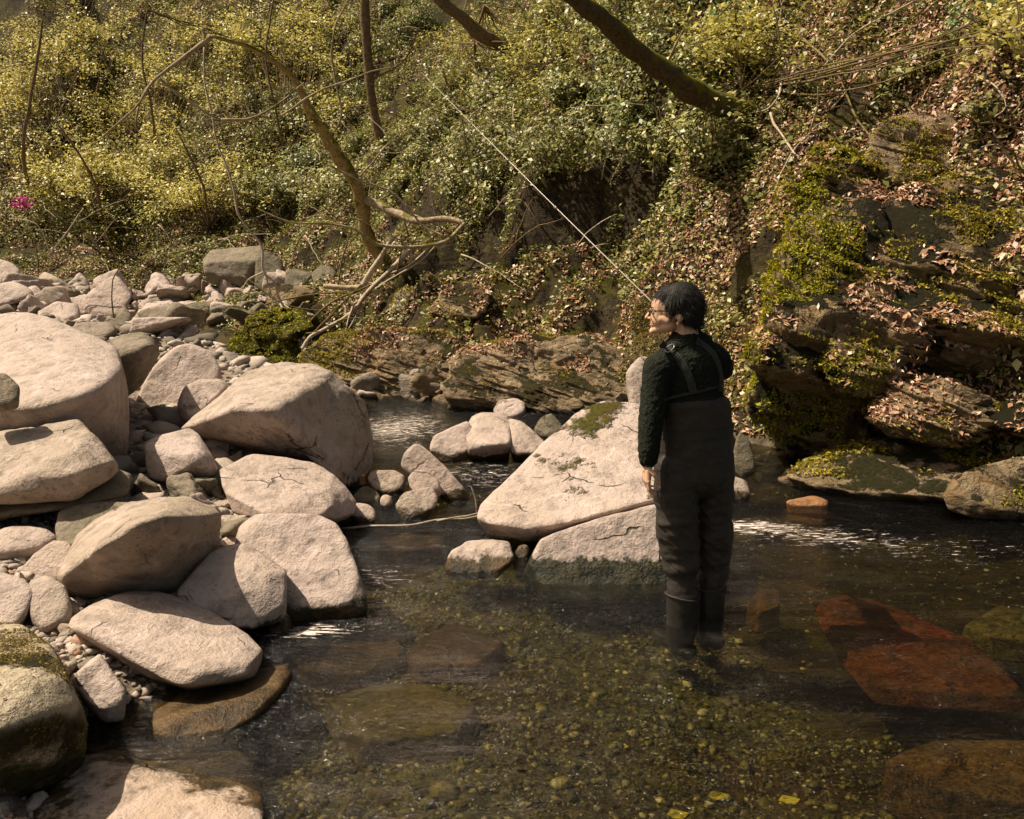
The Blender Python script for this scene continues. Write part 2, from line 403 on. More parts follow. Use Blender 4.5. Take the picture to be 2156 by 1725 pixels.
# ------------------------------------------------------------------ water
FOAMC = atZ(1570, 1112, 0)
def water_mat(name, foam_all=0.0):
    m, nt, out = mat_new(name); N = NB(nt)
    geo = N.n('ShaderNodeNewGeometry'); pos = geo.outputs['Position']
    mp = N.n('ShaderNodeMapping', i_Vector=pos); mp.inputs['Rotation'].default_value = (0, 0, R(-14)); mp.inputs['Scale'].default_value = (.8, 2.3, 1)
    w1 = N.noise(mp.outputs[0], 4.0, 5, .62, .6); w2 = N.noise(mp.outputs[0], 17, 4, .6, .4)
    h = N.math('ADD', N.math('MULTIPLY', w1, 1.0), N.math('MULTIPLY', w2, .34))
    nrm = N.bump(h, 1.0, .075)
    fr = N.n('ShaderNodeFresnel', i_IOR=1.33, i_Normal=nrm)
    tr = N.n('ShaderNodeBsdfTransparent'); tr.inputs[0].default_value = (.72, .69, .42, 1)
    gl = N.n('ShaderNodeBsdfGlossy', i_Roughness=.10, i_Normal=nrm)
    mx = N.n('ShaderNodeMixShader', i_0=N.math('MULTIPLY', fr.outputs[0], 1.35, True), i_1=tr.outputs[0], i_2=gl.outputs[0])
    fa = N.n('ShaderNodeAttribute', attribute_name='rnd').outputs['Fac']
    mp2 = N.n('ShaderNodeMapping', i_Vector=pos); mp2.inputs['Rotation'].default_value = (0, 0, R(-14)); mp2.inputs['Scale'].default_value = (1.0, 6.5, 1)
    fn = N.noise(mp2.outputs[0], 9, 7, .75, .8)
    ff = N.ramp(N.math('ADD', fn, fa), [(.735, 0), (.765, 1)])
    wd = N.n('ShaderNodeBsdfDiffuse'); wd.inputs[0].default_value = (.72, .62, .54, 1)
    m3 = N.n('ShaderNodeMixShader', i_0=ff, i_1=mx.outputs[0], i_2=wd.outputs[0])
    nt.links.new(m3.outputs[0], out.inputs[0]); return m
M['water'] = water_mat('stream_water')
wx = axis([(-4, 6, .04)]); wy = axis([(-8, 1.5, .5), (1.5, 13.2, .04)])
wx = np.concatenate([np.arange(-14, -4, .5), wx, np.arange(6.5, 16, .5)])
WXg, WYg = np.meshgrid(wx, wy)
wz = 0.012 * fbm2(WXg * .8 + WYg * .2, WYg * 1.9, 1.6, 71, 3)
def blob(X, Y, c, rx, ry, rot=0):
    dx = X - c[0]; dy = Y - c[1]; ca, sa = math.cos(rot), math.sin(rot)
    a = (dx * ca + dy * sa) / rx; b = (-dx * sa + dy * ca) / ry
    return np.exp(-(a * a + b * b))
foam_glints = .13 * blob(WXg, WYg, atZ(1560, 1108, 0), .34, .14) + .07 * blob(WXg, WYg, atZ(1690, 1122, 0), .50, .20, R(-14)) + .06 * blob(WXg, WYg, atZ(1800, 1140, 0), .8, .32, R(-14)) \
    + .04 * blob(WXg, WYg, atZ(2000, 1160, 0), 1.1, .5, R(-10)) + .20 * blob(WXg, WYg, atZ(650, 1330, 0), .25, .1) + .13 * blob(WXg, WYg, atZ(790, 1230, 0), .25, .35) \
    + .17 * blob(WXg, WYg, atZ(840, 900, 0), .6, 1.0) + .12 * blob(WXg, WYg, atZ(1010, 1000, 0), .6, .6) + .045  # foam patches; the constant base adds sparse white streaks painted as glints
V = np.stack([WXg, WYg, wz + .008 * np.minimum(foam_glints, .5) * 2], -1).reshape(-1, 3)
nx, ny = len(wx), len(wy); idx = np.arange(nx * ny).reshape(ny, nx)
quads = np.stack([idx[:-1, :-1], idx[:-1, 1:], idx[1:, 1:], idx[1:, :-1]], -1).reshape(-1, 4)
water = tag(mesh_obj('water', V, quads, M['water'], attr=foam_glints.ravel()), kind='structure')
# the upstream run that spills over a small fall
uy = np.linspace(11.6, 17, 90); uv = np.linspace(0, 1, 26)
UY, UV = np.meshgrid(uy, uv, indexing='ij')
cx = np.interp(UY, WY, WX) + .25; fx2 = np.interp(UY, FY[:4][::-1], FX[:4][::-1])
UX = cx - .6 + UV * np.maximum(fx2 - cx + 1.4, 1.4)
UZ = np.interp(UY, [11.6, 12.0, 12.4, 17], [.01, .12, .30, .42]) + .015 * fbm2(UX, UY, 3, 75, 3)
uf = .42 * np.exp(-((UY - 12.0) / .5) ** 2) + .06
nx, ny = 26, 90; idx = np.arange(nx * ny).reshape(ny, nx)
quads = np.stack([idx[:-1, :-1], idx[:-1, 1:], idx[1:, 1:], idx[1:, :-1]], -1).reshape(-1, 4)
tag(mesh_obj('water_upstream', np.stack([UX, UY, UZ], -1).reshape(-1, 3), quads, M['water'], attr=uf.ravel()), kind='structure')

# ------------------------------------------------------------------ rocks
_ico = {}
def ico(level):
    level = int(level)
    if level not in _ico:
        bm = bmesh.new(); bmesh.ops.create_icosphere(bm, subdivisions=level, radius=1.0)
        bm.verts.ensure_lookup_table()
        V = np.array([v.co[:] for v in bm.verts]); F = np.array([[v.index for v in f.verts] for f in bm.faces])
        E = np.array([[e.verts[0].index, e.verts[1].index] for e in bm.edges]); bm.free()
        _ico[level] = (V, F, E)
    return _ico[level]

def smooth_v(V, E, it, lam=.5):
    n = len(V); deg = np.bincount(E.ravel(), minlength=n).astype(float)[:, None]
    for _ in range(it):
        acc = np.stack([np.bincount(E[:, 0], V[E[:, 1], k], n) + np.bincount(E[:, 1], V[E[:, 0], k], n) for k in range(3)], 1)
        V = V + lam * (acc / deg - V)
    return V

def hull_planes(P):
    bm = bmesh.new()
    for p in P: bm.verts.new(p)
    r = bmesh.ops.convex_hull(bm, input=bm.verts)
    bm.normal_update()
    c = P.mean(0); out = []
    for f in bm.faces:
        if f.calc_area() < 1e-7: continue
        n = np.array(f.normal[:]); o = n @ np.array(f.verts[0].co[:])
        if n @ c > o: n, o = -n, -o
        out.append((n, o))
    bm.free()
    return np.array([n for n, o in out]), np.array([o for n, o in out])

def hull_rock(P, level=5, smooth=4, noise=.035, seed=0, cuts=8, strata=0.):
    P = np.asarray(P, float)
    Nn, O = hull_planes(P)
    lo, hi = P.min(0), P.max(0); c = (lo + hi) / 2
    c = .5 * c + .5 * P.mean(0)
    r_ = np.random.default_rng(seed + 100)
    if cuts:
        dn = r_.normal(size=(cuts, 3)); dn /= np.linalg.norm(dn, axis=1)[:, None]
        dn = np.concatenate([dn])
        sup = (P @ dn.T).max(0); ce = dn @ c
        Nn = np.concatenate([Nn, dn]); O = np.concatenate([O, ce + (sup - ce) * r_.uniform(.84, .975, cuts)])
    Sc = (hi - lo) / 2
    D, F, E = ico(level)
    d = D * Sc
    den = d @ Nn.T; num = (O - Nn @ c)
    t = np.where(den > 1e-6, num[None] / np.maximum(den, 1e-6), 1e9).min(1)
    V = c + d * t[:, None]
    size = float(np.cbrt(np.prod(Sc)) * 2)
    V = smooth_v(V, E, max(1, int(round((smooth * .55) * (1.0 if level >= 6 else .45 if level == 5 else .2)))))
    V = c + (V - c) * (1.045 if level >= 6 else 1.03)
    dirn = V - c; L = np.linalg.norm(dirn, axis=1)[:, None]; dirn /= L
    q = V / size
    nz = fbm(q * 2.2 + seed * 3.1, seed, 6, .6) + .5 * (np.abs(fbm(q * 3.1 + seed, seed + 9, 4)) - .2)
    ch = fbm(q * 3.4 + 5 + seed, seed + 21, 3); nz = nz - 1.5 * np.clip(ch - .12, 0, .09) * 6 * .35
    noise = noise * (1.3 if level >= 5 else 1.1)
    if strata:
        ax = np.array([.25, -.15, .95]); s_ = (V @ ax) / size
        w = fbm(np.stack([s_ * 14, q[:, 0] * 1.2, q[:, 1] * 1.2], 1), seed + 5, 4, .7)
        nz = nz + strata * np.tanh(w * 4) * .22 + strata * w * .7
    V = V + dirn * (nz * noise * size)[:, None]
    return V, F

rock_count = 0
ROCKS = {}
def build_rock(name, label, hulls, T, mat, g='t', level=5, smooth=4, noise=.03, cat='boulder', group=None, cuts=15, strata=0., Y0=None, gz=None, sink=.05, seed=None):
    """hulls: lists of (x, y[, dy]) read off the photograph; each gets a real distance and a real depth T (metres)"""
    global rock_count
    rock_count += 1
    sd = seed if seed is not None else rock_count
    parts = []
    allp = [p for h in hulls for p in h]
    by = max(allp, key=lambda p: p[1])
    if Y0 is None:
        if gz is not None: Y0 = atZ(by[0], by[1], gz)[1]
        elif g == 'w': Y0 = atZ(by[0], by[1], 0)[1]
        else: Y0 = hit(by[0], by[1])[1]
    for k, h in enumerate(hulls):
        ys = [p[1] for p in h]; y0, y1 = min(ys), max(ys)
        P = []
        for p in h:
            dy = p[2] if len(p) > 2 else T * .55 * (y1 - p[1]) / max(y1 - y0, 1)
            P.append(atY(p[0], p[1], Y0 + dy))
        P = np.array(P)
        zb = P[:, 2].min(); Yb = P[:, 1].max() + T * .45
        mx_, my_ = np.mean([p[0] for p in h]), np.mean([p[1] for p in h])
        B = np.array([atY(mx_ + (p[0] - mx_) * .86, my_ + (p[1] - my_) * .86 + 2, Yb + .1 * T * (i % 2)) for i, p in enumerate(h)])
        B[:, 2] = np.maximum(B[:, 2], zb - .1)
        P = np.concatenate([P, B])
        low = P[P[:, 2] < zb + .25 * (P[:, 2].max() - zb)].copy(); low[:, 2] -= sink
        lc = low.mean(0); low[:, :2] = lc[:2] + (low[:, :2] - lc[:2]) * .96
        P = np.concatenate([P, low])
        parts.append(hull_rock(P, level, smooth, noise, sd * 7 + k, cuts, strata))
    Vv, Fv = join(parts)
    c = Vv.mean(0); c[2] = Vv[:, 2].min()
    o = mesh_obj(name, Vv - c, Fv, M[mat]); o.location = c
    tag(o, label, cat, group)
    ROCKS[name + str(rock_count)] = (Vv, Fv, o)
    o['_i'] = rock_count; del o['_i']
    return o, Vv, Fv

BL = 'boulder'
br = build_rock
# --- far left
br(BL, 'rounded pale boulder at the far left edge in front of the bushes', [[(-30, 560), (0, 545), (25, 552), (44, 570), (42, 590), (20, 600), (-30, 600)]], .8, 'pale', level=4)
br(BL, 'flat pale slab wedged beneath the rounded boulder at the far left', [[(-40, 605), (30, 590), (60, 605), (75, 620), (55, 632), (-40, 655)]], .8, 'pale', level=4)
br(BL, 'pointed white boulder standing in the rubble behind the big pile', [[(168, 640), (185, 618), (215, 592), (246, 576), (268, 600), (278, 625), (262, 648), (240, 666), (195, 670)]], 1.0, 'pale', level=5)
br(BL, 'dark wedge stone leaning right of the pointed white boulder', [[(245, 655), (262, 640), (278, 665), (272, 680), (245, 682)]], .5, 'grey', level=4)
br(BL, 'dark fronted flat topped stone in the rubble', [[(302, 640), (330, 615, .5), (385, 622, .5), (392, 628), (372, 650), (335, 662), (300, 658), (312, 632, -.1), (385, 628, -.1)]], .6, 'grey', level=4)
br(BL, 'pale low stone just behind the huge boulder', [[(80, 655), (120, 632), (165, 640), (170, 665), (130, 680), (80, 675)]], .8, 'pale', level=4)
br(BL, 'long grey slab lying behind the huge boulder', [[(140, 695), (165, 680), (235, 676), (248, 690), (240, 706), (180, 716), (150, 712)]], .8, 'grey', level=4)
br(BL, 'large rectangular overhanging rock below the trees', [[(430, 545), (445, 525, .6), (555, 518, .6), (562, 545), (545, 600), (530, 604), (438, 590), (426, 560, -.1), (540, 556, -.1)]], 1.2, 'grey', level=5, strata=.4)
br(BL, 'mossy lump leaning against the overhanging rock', [[(540, 545), (558, 525), (592, 545), (602, 580), (580, 612), (535, 610)]], .9, 'dark', level=4)
br(BL, 'broad flat stone between the rubble and the dead branches', [[(560, 620), (590, 600), (650, 608), (662, 625), (620, 642), (565, 640)]], .7, 'ledge', level=4)
br(BL, 'brown angular stone beneath the hollow in the bank', [[(655, 575), (675, 558), (700, 562), (712, 578), (690, 592), (660, 590)]], .6, 'dark', level=4)
# --- the big pile
br(BL, 'huge pale boulder with a dark right face, topmost of the left pile',
   [[(-120, 700, 1.1), (0, 663, 1.3), (92, 674, 1.1), (150, 705, .9), (205, 716, .8), (240, 738, .6), (242, 778, .35), (250, 775, .25),
     (203, 818, -.30), (100, 852, -.42), (-120, 865, -.35), (268, 850, .45), (268, 978, .5), (235, 985, .3), (140, 1000, -.1), (-120, 1000, -.2)]], 1.2, 'pale', gz=.30, level=6, smooth=2, noise=.022, cuts=2)
br(BL, 'small stone block set into the left side of the huge boulder', [[(-40, 790), (10, 785), (42, 812), (40, 842), (0, 850), (-40, 850)]], .25, 'grey', Y0=4.85, level=4)
br(BL, 'pale boulder with a rounded cap below the huge boulder',
   [[(-100, 935, .5), (-20, 915, .6), (80, 901, .6), (165, 883, .55), (188, 908, .35), (212, 946, .25), (240, 976, .2), (243, 990, .1), (226, 1008, .0),
     (150, 1038, -.12), (60, 1052, -.15), (-100, 1062, -.15), (130, 975, -.12)]], .8, 'spotted', gz=.42, level=6, smooth=2, noise=.025)
br(BL, 'layered slab under the rounded cap boulder', [[(-100, 1075, 0), (-60, 1035, .3), (150, 1030, .3), (235, 985, .4), (281, 998, .3), (268, 1046, .1), (200, 1058, 0), (110, 1078, -.1), (-100, 1095, -.1)]], .8, 'grey', gz=.32, level=5, strata=.5, noise=.02)
br(BL, 'brown stone with a pale cap between two big boulders', [[(232, 716), (250, 704), (298, 699), (320, 712), (338, 740), (322, 768), (300, 800), (262, 826), (240, 792), (234, 745), (250, 735, -.15), (318, 728, -.15)]], .6, 'grey', Y0=6.6, level=5)
br(BL, 'tall rounded pale boulder behind the big split boulder', [[(268, 878), (282, 848), (312, 790), (345, 748), (372, 727), (405, 726), (442, 745), (462, 780), (466, 815), (440, 870), (400, 905), (320, 915), (270, 928)]], .8, 'pale', Y0=7.3, level=6, smooth=7, noise=.018)
br(BL, 'pale block leaning on the back of the big split boulder', [[(372, 850), (390, 815), (420, 800), (470, 795), (485, 810), (440, 850), (405, 880), (385, 872)]], .5, 'pale', Y0=6.6, level=5)
br(BL, 'big split boulder with a rough rounded right end and a dark underside',
   [[(386, 903, .05), (470, 829, .45), (515, 790, .7), (560, 775, .85), (605, 766, .9), (665, 768, .75), (695, 790, .45),
     (500, 862, -.40), (565, 864, -.48), (612, 900, -.36), (668, 962, -.16), (470, 935, .85), (560, 955, .9), (640, 985, .7)],
    [(600, 830, -.05), (640, 770, .55), (700, 786, .45), (742, 824, .45), (770, 852, .5), (784, 915, .5), (784, 978, .45), (748, 1022, .2), (700, 1000, -.12), (640, 950, -.18), (610, 900, -.2)]],
   .8, 'spotted', g='w', level=6, smooth=3, noise=.022, Y0=6.15, cuts=0)
br(BL, 'pale block with a dark underside propped between the big boulders', [[(304, 930, .1), (345, 915, .3), (398, 904, .35), (416, 914, .3), (442, 955, .15), (458, 988, .0), (430, 965, -.15), (375, 985, -.15), (325, 1002, -.1), (310, 985, 0)]], .5, 'pale', Y0=5.4, level=5, noise=.02)
br(BL, 'weathered brown block under the propped pale block', [[(330, 1012), (360, 990), (402, 984), (462, 990), (487, 1008), (492, 1032), (482, 1062), (462, 1095), (400, 1080), (335, 1062)]], .5, 'grey', Y0=5.2, level=5, noise=.04)
br(BL, 'pale smooth boulder lying beneath the big split boulder',
   [[(466, 990, .3), (502, 962, .5), (545, 958, .55), (660, 975, .55), (700, 1000, .4), (725, 1025, .35), (746, 1056, .3), (736, 1088, .15), (700, 1104, .0), (640, 1095, -.2), (560, 1090, -.25), (492, 1082, -.15), (483, 1035, .05), (680, 1050, -.02)]], .7, 'palewet', gz=.12, level=6, smooth=2, noise=.02)
br(BL, 'half shaded boulder hidden behind the dark fronted boulder', [[(108, 1085), (150, 1066), (220, 1056), (285, 1058), (300, 1075), (230, 1120), (170, 1150), (120, 1140)]], .5, 'grey', gz=.3, level=5)
br(BL, 'long boulder with a pale top and a large dark front face',
   [[(126, 1212, .02), (148, 1162, .22), (168, 1126, .34), (203, 1096, .45), (262, 1064, .55), (332, 1047, .6), (394, 1049, .56), (434, 1066, .46), (456, 1084, .36),
     (138, 1208, -.10), (212, 1152, -.26), (290, 1104, -.27), (335, 1090, -.20), (378, 1095, -.06), (428, 1088, .18),
     (458, 1150, .42), (442, 1196, .32), (386, 1244, .22), (300, 1252, .16), (200, 1257, .10), (135, 1242, .04)]], .35, 'spotted', Y0=3.88, level=6, smooth=2, noise=.024, cuts=0)
br(BL, 'small cracked stone between the dark fronted boulder and the white block', [[(456, 1120), (480, 1098), (500, 1093), (515, 1108), (508, 1150), (458, 1155)]], .3, 'pale', Y0=4.75, level=4)
br(BL, 'big white block at the water edge with a step on its left shoulder',
   [[(500, 1160), (508, 1108), (535, 1085), (668, 1083), (706, 1102), (726, 1132), (745, 1190), (764, 1248), (771, 1290), (752, 1302), (660, 1303), (560, 1303), (500, 1290)],
    [(378, 1250, -.1), (418, 1198, .0), (456, 1150, .2), (520, 1145, .25), (600, 1200, 0), (600, 1303, -.15), (490, 1312, -.25), (430, 1300, -.2), (382, 1270, -.15)]], .85, 'palewet', g='w', level=6, smooth=2, noise=.02)
br(BL, 'tilted flat slab with a smooth pale top beside the gravel',
   [[(143, 1312, .25), (200, 1274, .45), (290, 1242, .62), (332, 1239, .65), (372, 1254, .62), (440, 1290, .5), (512, 1335, .35), (546, 1370, .25),
     (549, 1396, .15), (522, 1415, .0), (470, 1421, -.05), (440, 1434, -.08), (402, 1440, -.1), (368, 1436, -.08), (300, 1398, .0), (200, 1332, .15), (150, 1322, .22),
     (400, 1452, .15), (300, 1420, .2), (520, 1430, .2)]], .25, 'pale', Y0=3.22, level=6, smooth=2, noise=.014, sink=.0)
br(BL, 'triangular stone poking out of the gravel', [[(150, 1432), (178, 1400), (210, 1376), (236, 1396), (266, 1440), (263, 1500), (246, 1506), (214, 1496), (165, 1462)]], .3, 'pale', gz=.10, level=5)
br(BL, 'wet brown stone half sunk below the tilted slab',
   [[(322, 1540, .0), (350, 1495, .2), (400, 1458, .35), (450, 1435, .5), (545, 1404, .6), (600, 1399, .6), (613, 1412, .5), (606, 1440, .35), (560, 1500, .15), (480, 1543, .03), (400, 1577, -.03), (345, 1584, -.03), (320, 1570, 0)]], .4, 'wet', Y0=2.93, level=5, noise=.03)
br(BL, 'moss covered boulder filling the lower left corner',
   [[(-120, 1330, .6), (0, 1317, .65), (42, 1314, .62), (72, 1330, .55), (106, 1356, .4), (120, 1402, .25), (138, 1424, .2), (166, 1490, .1), (176, 1522, .12), (169, 1585, .15), (164, 1632, .15),
     (128, 1662, .05), (60, 1705, -.05), (10, 1745, -.1), (-120, 1760, -.1), (20, 1480, -.2), (-120, 1480, -.2), (100, 1505, -.08)]], .6, 'mossy', Y0=2.62, level=6, smooth=5, noise=.03)
br(BL, 'pale pointed rock with an orange wet edge at the bottom',
   [[(75, 1725, .05), (168, 1640, .25), (172, 1602, .35), (236, 1582, .45), (300, 1608, .38), (400, 1660, .2), (458, 1681, .12), (470, 1700, .05), (560, 1745, -.05), (500, 1790, -.1), (100, 1790, -.1)]], .4, 'orange', Y0=2.42, level=6, noise=.022)
br(BL, 'rounded pale stone at the left edge above the mossy boulder', [[(-60, 1215), (0, 1204), (50, 1215), (72, 1242), (66, 1290), (30, 1315), (-60, 1328)]], .4, 'pale', gz=.18, level=5, smooth=7)
br(BL, 'cracked round stone beside the rounded pale stone', [[(62, 1222), (100, 1212), (138, 1236), (152, 1275), (148, 1300), (96, 1322), (66, 1300)]], .35, 'spotted', gz=.18, level=5, smooth=6)
br(BL, 'ribbed pale stone at the left edge below the dark gap', [[(-40, 1135), (10, 1110), (55, 1104), (98, 1112), (127, 1134), (100, 1150), (60, 1160), (-40, 1170)]], .35, 'pale', gz=.26, level=4)
br(BL, 'flat pale wedge between left gravel and the long boulder', [[(28, 1212), (72, 1166), (112, 1136), (156, 1140), (150, 1166), (132, 1218), (80, 1222)]], .3, 'pale', gz=.18, level=5)
br(BL, 'small pinkish stone behind the tilted slab', [[(228, 1240), (242, 1224), (278, 1222), (293, 1245), (270, 1256), (235, 1256)]], .2, 'orange', gz=.15, level=4)
br(BL, 'little stone in the water below the white block', [[(560, 1316), (575, 1298), (602, 1288), (614, 1300), (619, 1328), (590, 1332), (565, 1328)]], .18, 'spotted', g='w', level=4)
# --- stones in midstream
br(BL, 'white three lobed rock in midstream with a dark underside',
   [[(904, 938), (912, 918), (950, 900), (985, 885), (1000, 920), (985, 958), (940, 966), (908, 955)],
    [(980, 905, .2), (992, 876, .4), (1015, 869, .5), (1062, 868, .5), (1075, 885, .4), (1076, 938, -.05), (1040, 944, -.12), (985, 940, -.08), (990, 972, .15), (1070, 972, .15)],
    [(1070, 880, .4), (1098, 886, .35), (1128, 912, .25), (1163, 946, .12), (1150, 956, .05), (1075, 950, -.05), (1085, 968, .12)]], .5, 'palewet', g='w', level=5, smooth=4, noise=.015)
br(BL, 'long pale stone tilted toward the stick', [[(838, 982), (852, 955), (872, 934), (888, 936), (932, 976), (986, 1038), (989, 1050), (962, 1056), (934, 1042), (890, 1010)]], .35, 'palewet', g='w', level=5, smooth=6)
br(BL, 'small pale stone leaning on the long tilted stone', [[(858, 1005), (872, 990), (896, 990), (925, 1012), (930, 1032), (880, 1034), (862, 1022)]], .2, 'pale', Y0=5.85, level=4)
br(BL, 'egg shaped speckled stone in shallow water', [[(833, 1062), (850, 1038), (880, 1028), (918, 1026), (926, 1048), (905, 1076), (872, 1093), (842, 1084)]], .3, 'spotted', g='w', level=5, smooth=7)
br(BL, 'grey block beside the end of the big split boulder', [[(770, 1000), (785, 990), (832, 989), (854, 1002), (852, 1026), (812, 1037), (782, 1024)]], .3, 'spotted', Y0=6.1, level=4)
br(BL, 'brown mossy stone beneath the grey block', [[(744, 1042), (758, 1024), (785, 1024), (802, 1044), (795, 1062), (750, 1064)]], .25, 'dark', Y0=5.95, level=4)
br(BL, 'tiny tan stone beside the brown mossy stone', [[(799, 1050), (806, 1041), (820, 1042), (827, 1052), (815, 1062), (802, 1060)]], .12, 'orange', Y0=5.8, level=3)
br(BL, 'pale stone at the water edge near the end of the stick', [[(738, 1085), (745, 1058), (775, 1062), (792, 1075), (790, 1095), (755, 1100)]], .22, 'orange', g='w', level=4)
br(BL, 'pale pink stone on the far shore', [[(1038, 862), (1050, 842), (1085, 838), (1106, 848), (1106, 868), (1075, 876), (1045, 872)]], .4, 'pale', g='w', level=4)
br(BL, 'small mossy pointed stone near the far shore', [[(1122, 905), (1140, 878), (1162, 870), (1182, 892), (1190, 915), (1150, 920)]], .35, 'dark', g='w', level=4)
br(BL, 'large sloping speckled boulder in midstream with yellow moss patches',
   [[(1010, 1088, -.05), (1018, 1060, .05), (1062, 1020, .2), (1130, 975, .35), (1180, 915, .55), (1212, 872, .7), (1268, 851, .8), (1335, 855, .8), (1400, 885, .75), (1440, 960, .4), (1440, 1030, -.12), (1300, 1070, -.24), (1200, 1096, -.26), (1115, 1112, -.22), (1040, 1098, -.14), (1300, 1094, .05), (1200, 1120, .03), (1115, 1139, .0), (1036, 1122, .0)]], .8, 'palemoss', g='w', level=7, cuts=3, smooth=5, noise=.018, Y0=5.15)
br(BL, 'smooth white boulder with a dark mossy waterline behind the angler legs',
   [[(1097, 1182), (1120, 1148), (1170, 1124), (1262, 1094), (1385, 1062), (1445, 1060), (1470, 1120), (1470, 1235), (1400, 1245), (1290, 1254), (1220, 1258), (1155, 1244), (1105, 1212)]], .6, 'palewetdark', g='w', level=6, smooth=6, noise=.014, Y0=4.42)
br(BL, 'low white rock with rust stains left of the smooth boulder', [[(936, 1190), (950, 1160), (985, 1140), (1062, 1132), (1086, 1150), (1084, 1178), (1045, 1203), (960, 1206)]], .35, 'palewet', g='w', level=5, noise=.03)
br(BL, 'tiny crumbled stone wedged beside the low white rock', [[(1083, 1165), (1092, 1147), (1110, 1146), (1118, 1160), (1105, 1176), (1088, 1176)]], .15, 'spotted', g='w', level=3)
br(BL, 'upright grey rock with a moss spot behind the angler arm', [[(1318, 805), (1322, 765), (1345, 748), (1400, 755), (1420, 862), (1330, 872), (1322, 840)]], .5, 'spotted', Y0=6.6, level=5)
br(BL, 'pale round stone right of the angler hip', [[(1525, 1040), (1528, 1008), (1552, 1000), (1574, 1015), (1580, 1040), (1560, 1052)]], .25, 'spotted', g='w', level=4)
br(BL, 'dark pointed stone behind the angler back', [[(1540, 975), (1548, 930), (1556, 905), (1580, 930), (1592, 985), (1560, 1000)]], .3, 'dark', g='w', level=4)
br(BL, 'rust orange stone breaking the surface right of the angler', [[(1655, 1054), (1680, 1050), (1712, 1042), (1746, 1052), (1744, 1062), (1700, 1066), (1662, 1062)]], .2, 'orangewood', g='w', level=4, sink=.08)

# --- far bank: ledges and the mossy cliff
br('rock_outcrop', 'layered brown rock shelf sloping into the far side of the stream',
   [[(625, 800), (640, 745), (720, 705), (860, 690), (950, 705), (985, 760), (960, 830), (900, 858), (780, 850), (680, 830)]], 1.5, 'ledge', g='w', level=7, noise=.07, cat='rock outcrop', strata=1.0, Y0=9.9)
br('rock_outcrop', 'orange stained rock shelf between brown shelf and the upright grey rock',
   [[(940, 855), (950, 770), (1000, 725), (1120, 700), (1250, 700), (1345, 740), (1360, 850), (1200, 866), (1050, 862)]], 1.4, 'ledge', g='w', level=7, noise=.07, cat='rock outcrop', strata=1.0, Y0=9.2)
br('rock_outcrop', 'crumbling pale layered rock poking out of the leafy slope', [[(905, 655), (930, 615), (985, 590), (1025, 600), (1035, 640), (1000, 668), (940, 670)]], .7, 'ledge', level=5, noise=.05, cat='rock outcrop', strata=1.0)
br('rock_outcrop', 'small grey rock among moss on the leafy slope', [[(825, 650), (835, 615), (855, 605), (868, 625), (850, 655)]], .4, 'spotted', level=4, cat='rock outcrop')
br(BL, 'mossy round boulder behind the angler head', [[(1325, 700), (1335, 640), (1365, 618), (1400, 640), (1420, 700), (1370, 730)]], .7, 'mound', Y0=8.2, level=5, noise=.05)
br(BL, 'dark mossy stone below the round mossy boulder', [[(1322, 745), (1345, 700), (1400, 690), (1425, 745), (1380, 765), (1330, 762)]], .6, 'dark', Y0=7.7, level=5, noise=.05)
br('rock_outcrop', 'tall mossy nose of the cliff right of the angler',
   [[(1600, 720, .1), (1625, 620, .4), (1665, 500, .8), (1720, 430, 1.1), (1830, 420, 1.1), (1900, 560, .5), (1890, 730, .05), (1840, 860, -.1), (1700, 905, .0), (1625, 905, .1), (1580, 840, .15), (1640, 760, -.25), (1760, 640, -.1),
     (1700, 960, .5), (1820, 950, .45)]], 1.4, 'cliff', level=7, smooth=3, noise=.07, cat='rock outcrop', strata=1.0, Y0=6.9)
br('rock_outcrop', 'broad layered cliff face at the right edge with a dark overhang',
   [[(1780, 620, .5), (1850, 520, .8), (2000, 470, 1.0), (2260, 440, 1.1), (2300, 640, .5), (2280, 740, .1), (2100, 700, -.1), (1950, 680, -.05), (1830, 700, .1), (1850, 800, .6), (2280, 860, .7)]], 1.4, 'cliff', level=7, smooth=3, noise=.07, cat='rock outcrop', strata=1.0, Y0=6.7)
br('rock_outcrop', 'mossy shoulder of the cliff above the tall nose',
   [[(1630, 470, .2), (1660, 370, .6), (1740, 300, .9), (1830, 330, .9), (1860, 440, .3), (1800, 500, .1), (1700, 520, .1)]], 1.2, 'cliff', level=6, smooth=3, noise=.08, cat='rock outcrop', strata=.8, Y0=7.9)
br('rock_outcrop', 'broken ledge below the pale fractured outcrop',
   [[(1850, 470, .2), (1880, 400, .5), (1990, 370, .8), (2200, 350, .8), (2220, 480, .2), (2050, 510, .0), (1920, 520, .0)]], 1.2, 'cliff', level=6, smooth=3, noise=.08, cat='rock outcrop', strata=.8, Y0=7.6)
br('rock_outcrop', 'bulging mossy rock between the tall nose and the dark overhang',
   [[(1740, 760, .1), (1770, 640, .3), (1850, 580, .6), (1940, 590, .6), (1960, 690, .2), (1930, 790, .0), (1830, 830, .0), (1760, 810, .0)]], 1.0, 'cliff', level=6, smooth=3, noise=.08, cat='rock outcrop', strata=.8, Y0=6.55)
br('rock_outcrop', 'slanting ledge with a rust coloured scar under the overhang',
   [[(1830, 850, .4), (1900, 790, .5), (2000, 800, .4), (2080, 840, .2), (2085, 900, .0), (2020, 925, .0), (1900, 905, .0), (1840, 880, .1)]], .8, 'ledge', level=7, smooth=3, noise=.07, cat='rock outcrop', strata=1.2, Y0=6.2)
br('rock_outcrop', 'dark slanting ledge at the right edge beside the rust scar', [[(2060, 860, .3), (2150, 830, .4), (2280, 850, .4), (2280, 930, 0), (2100, 900, 0)]], .8, 'cliff', level=5, smooth=3, noise=.05, cat='rock outcrop', strata=1.2, Y0=6.1)
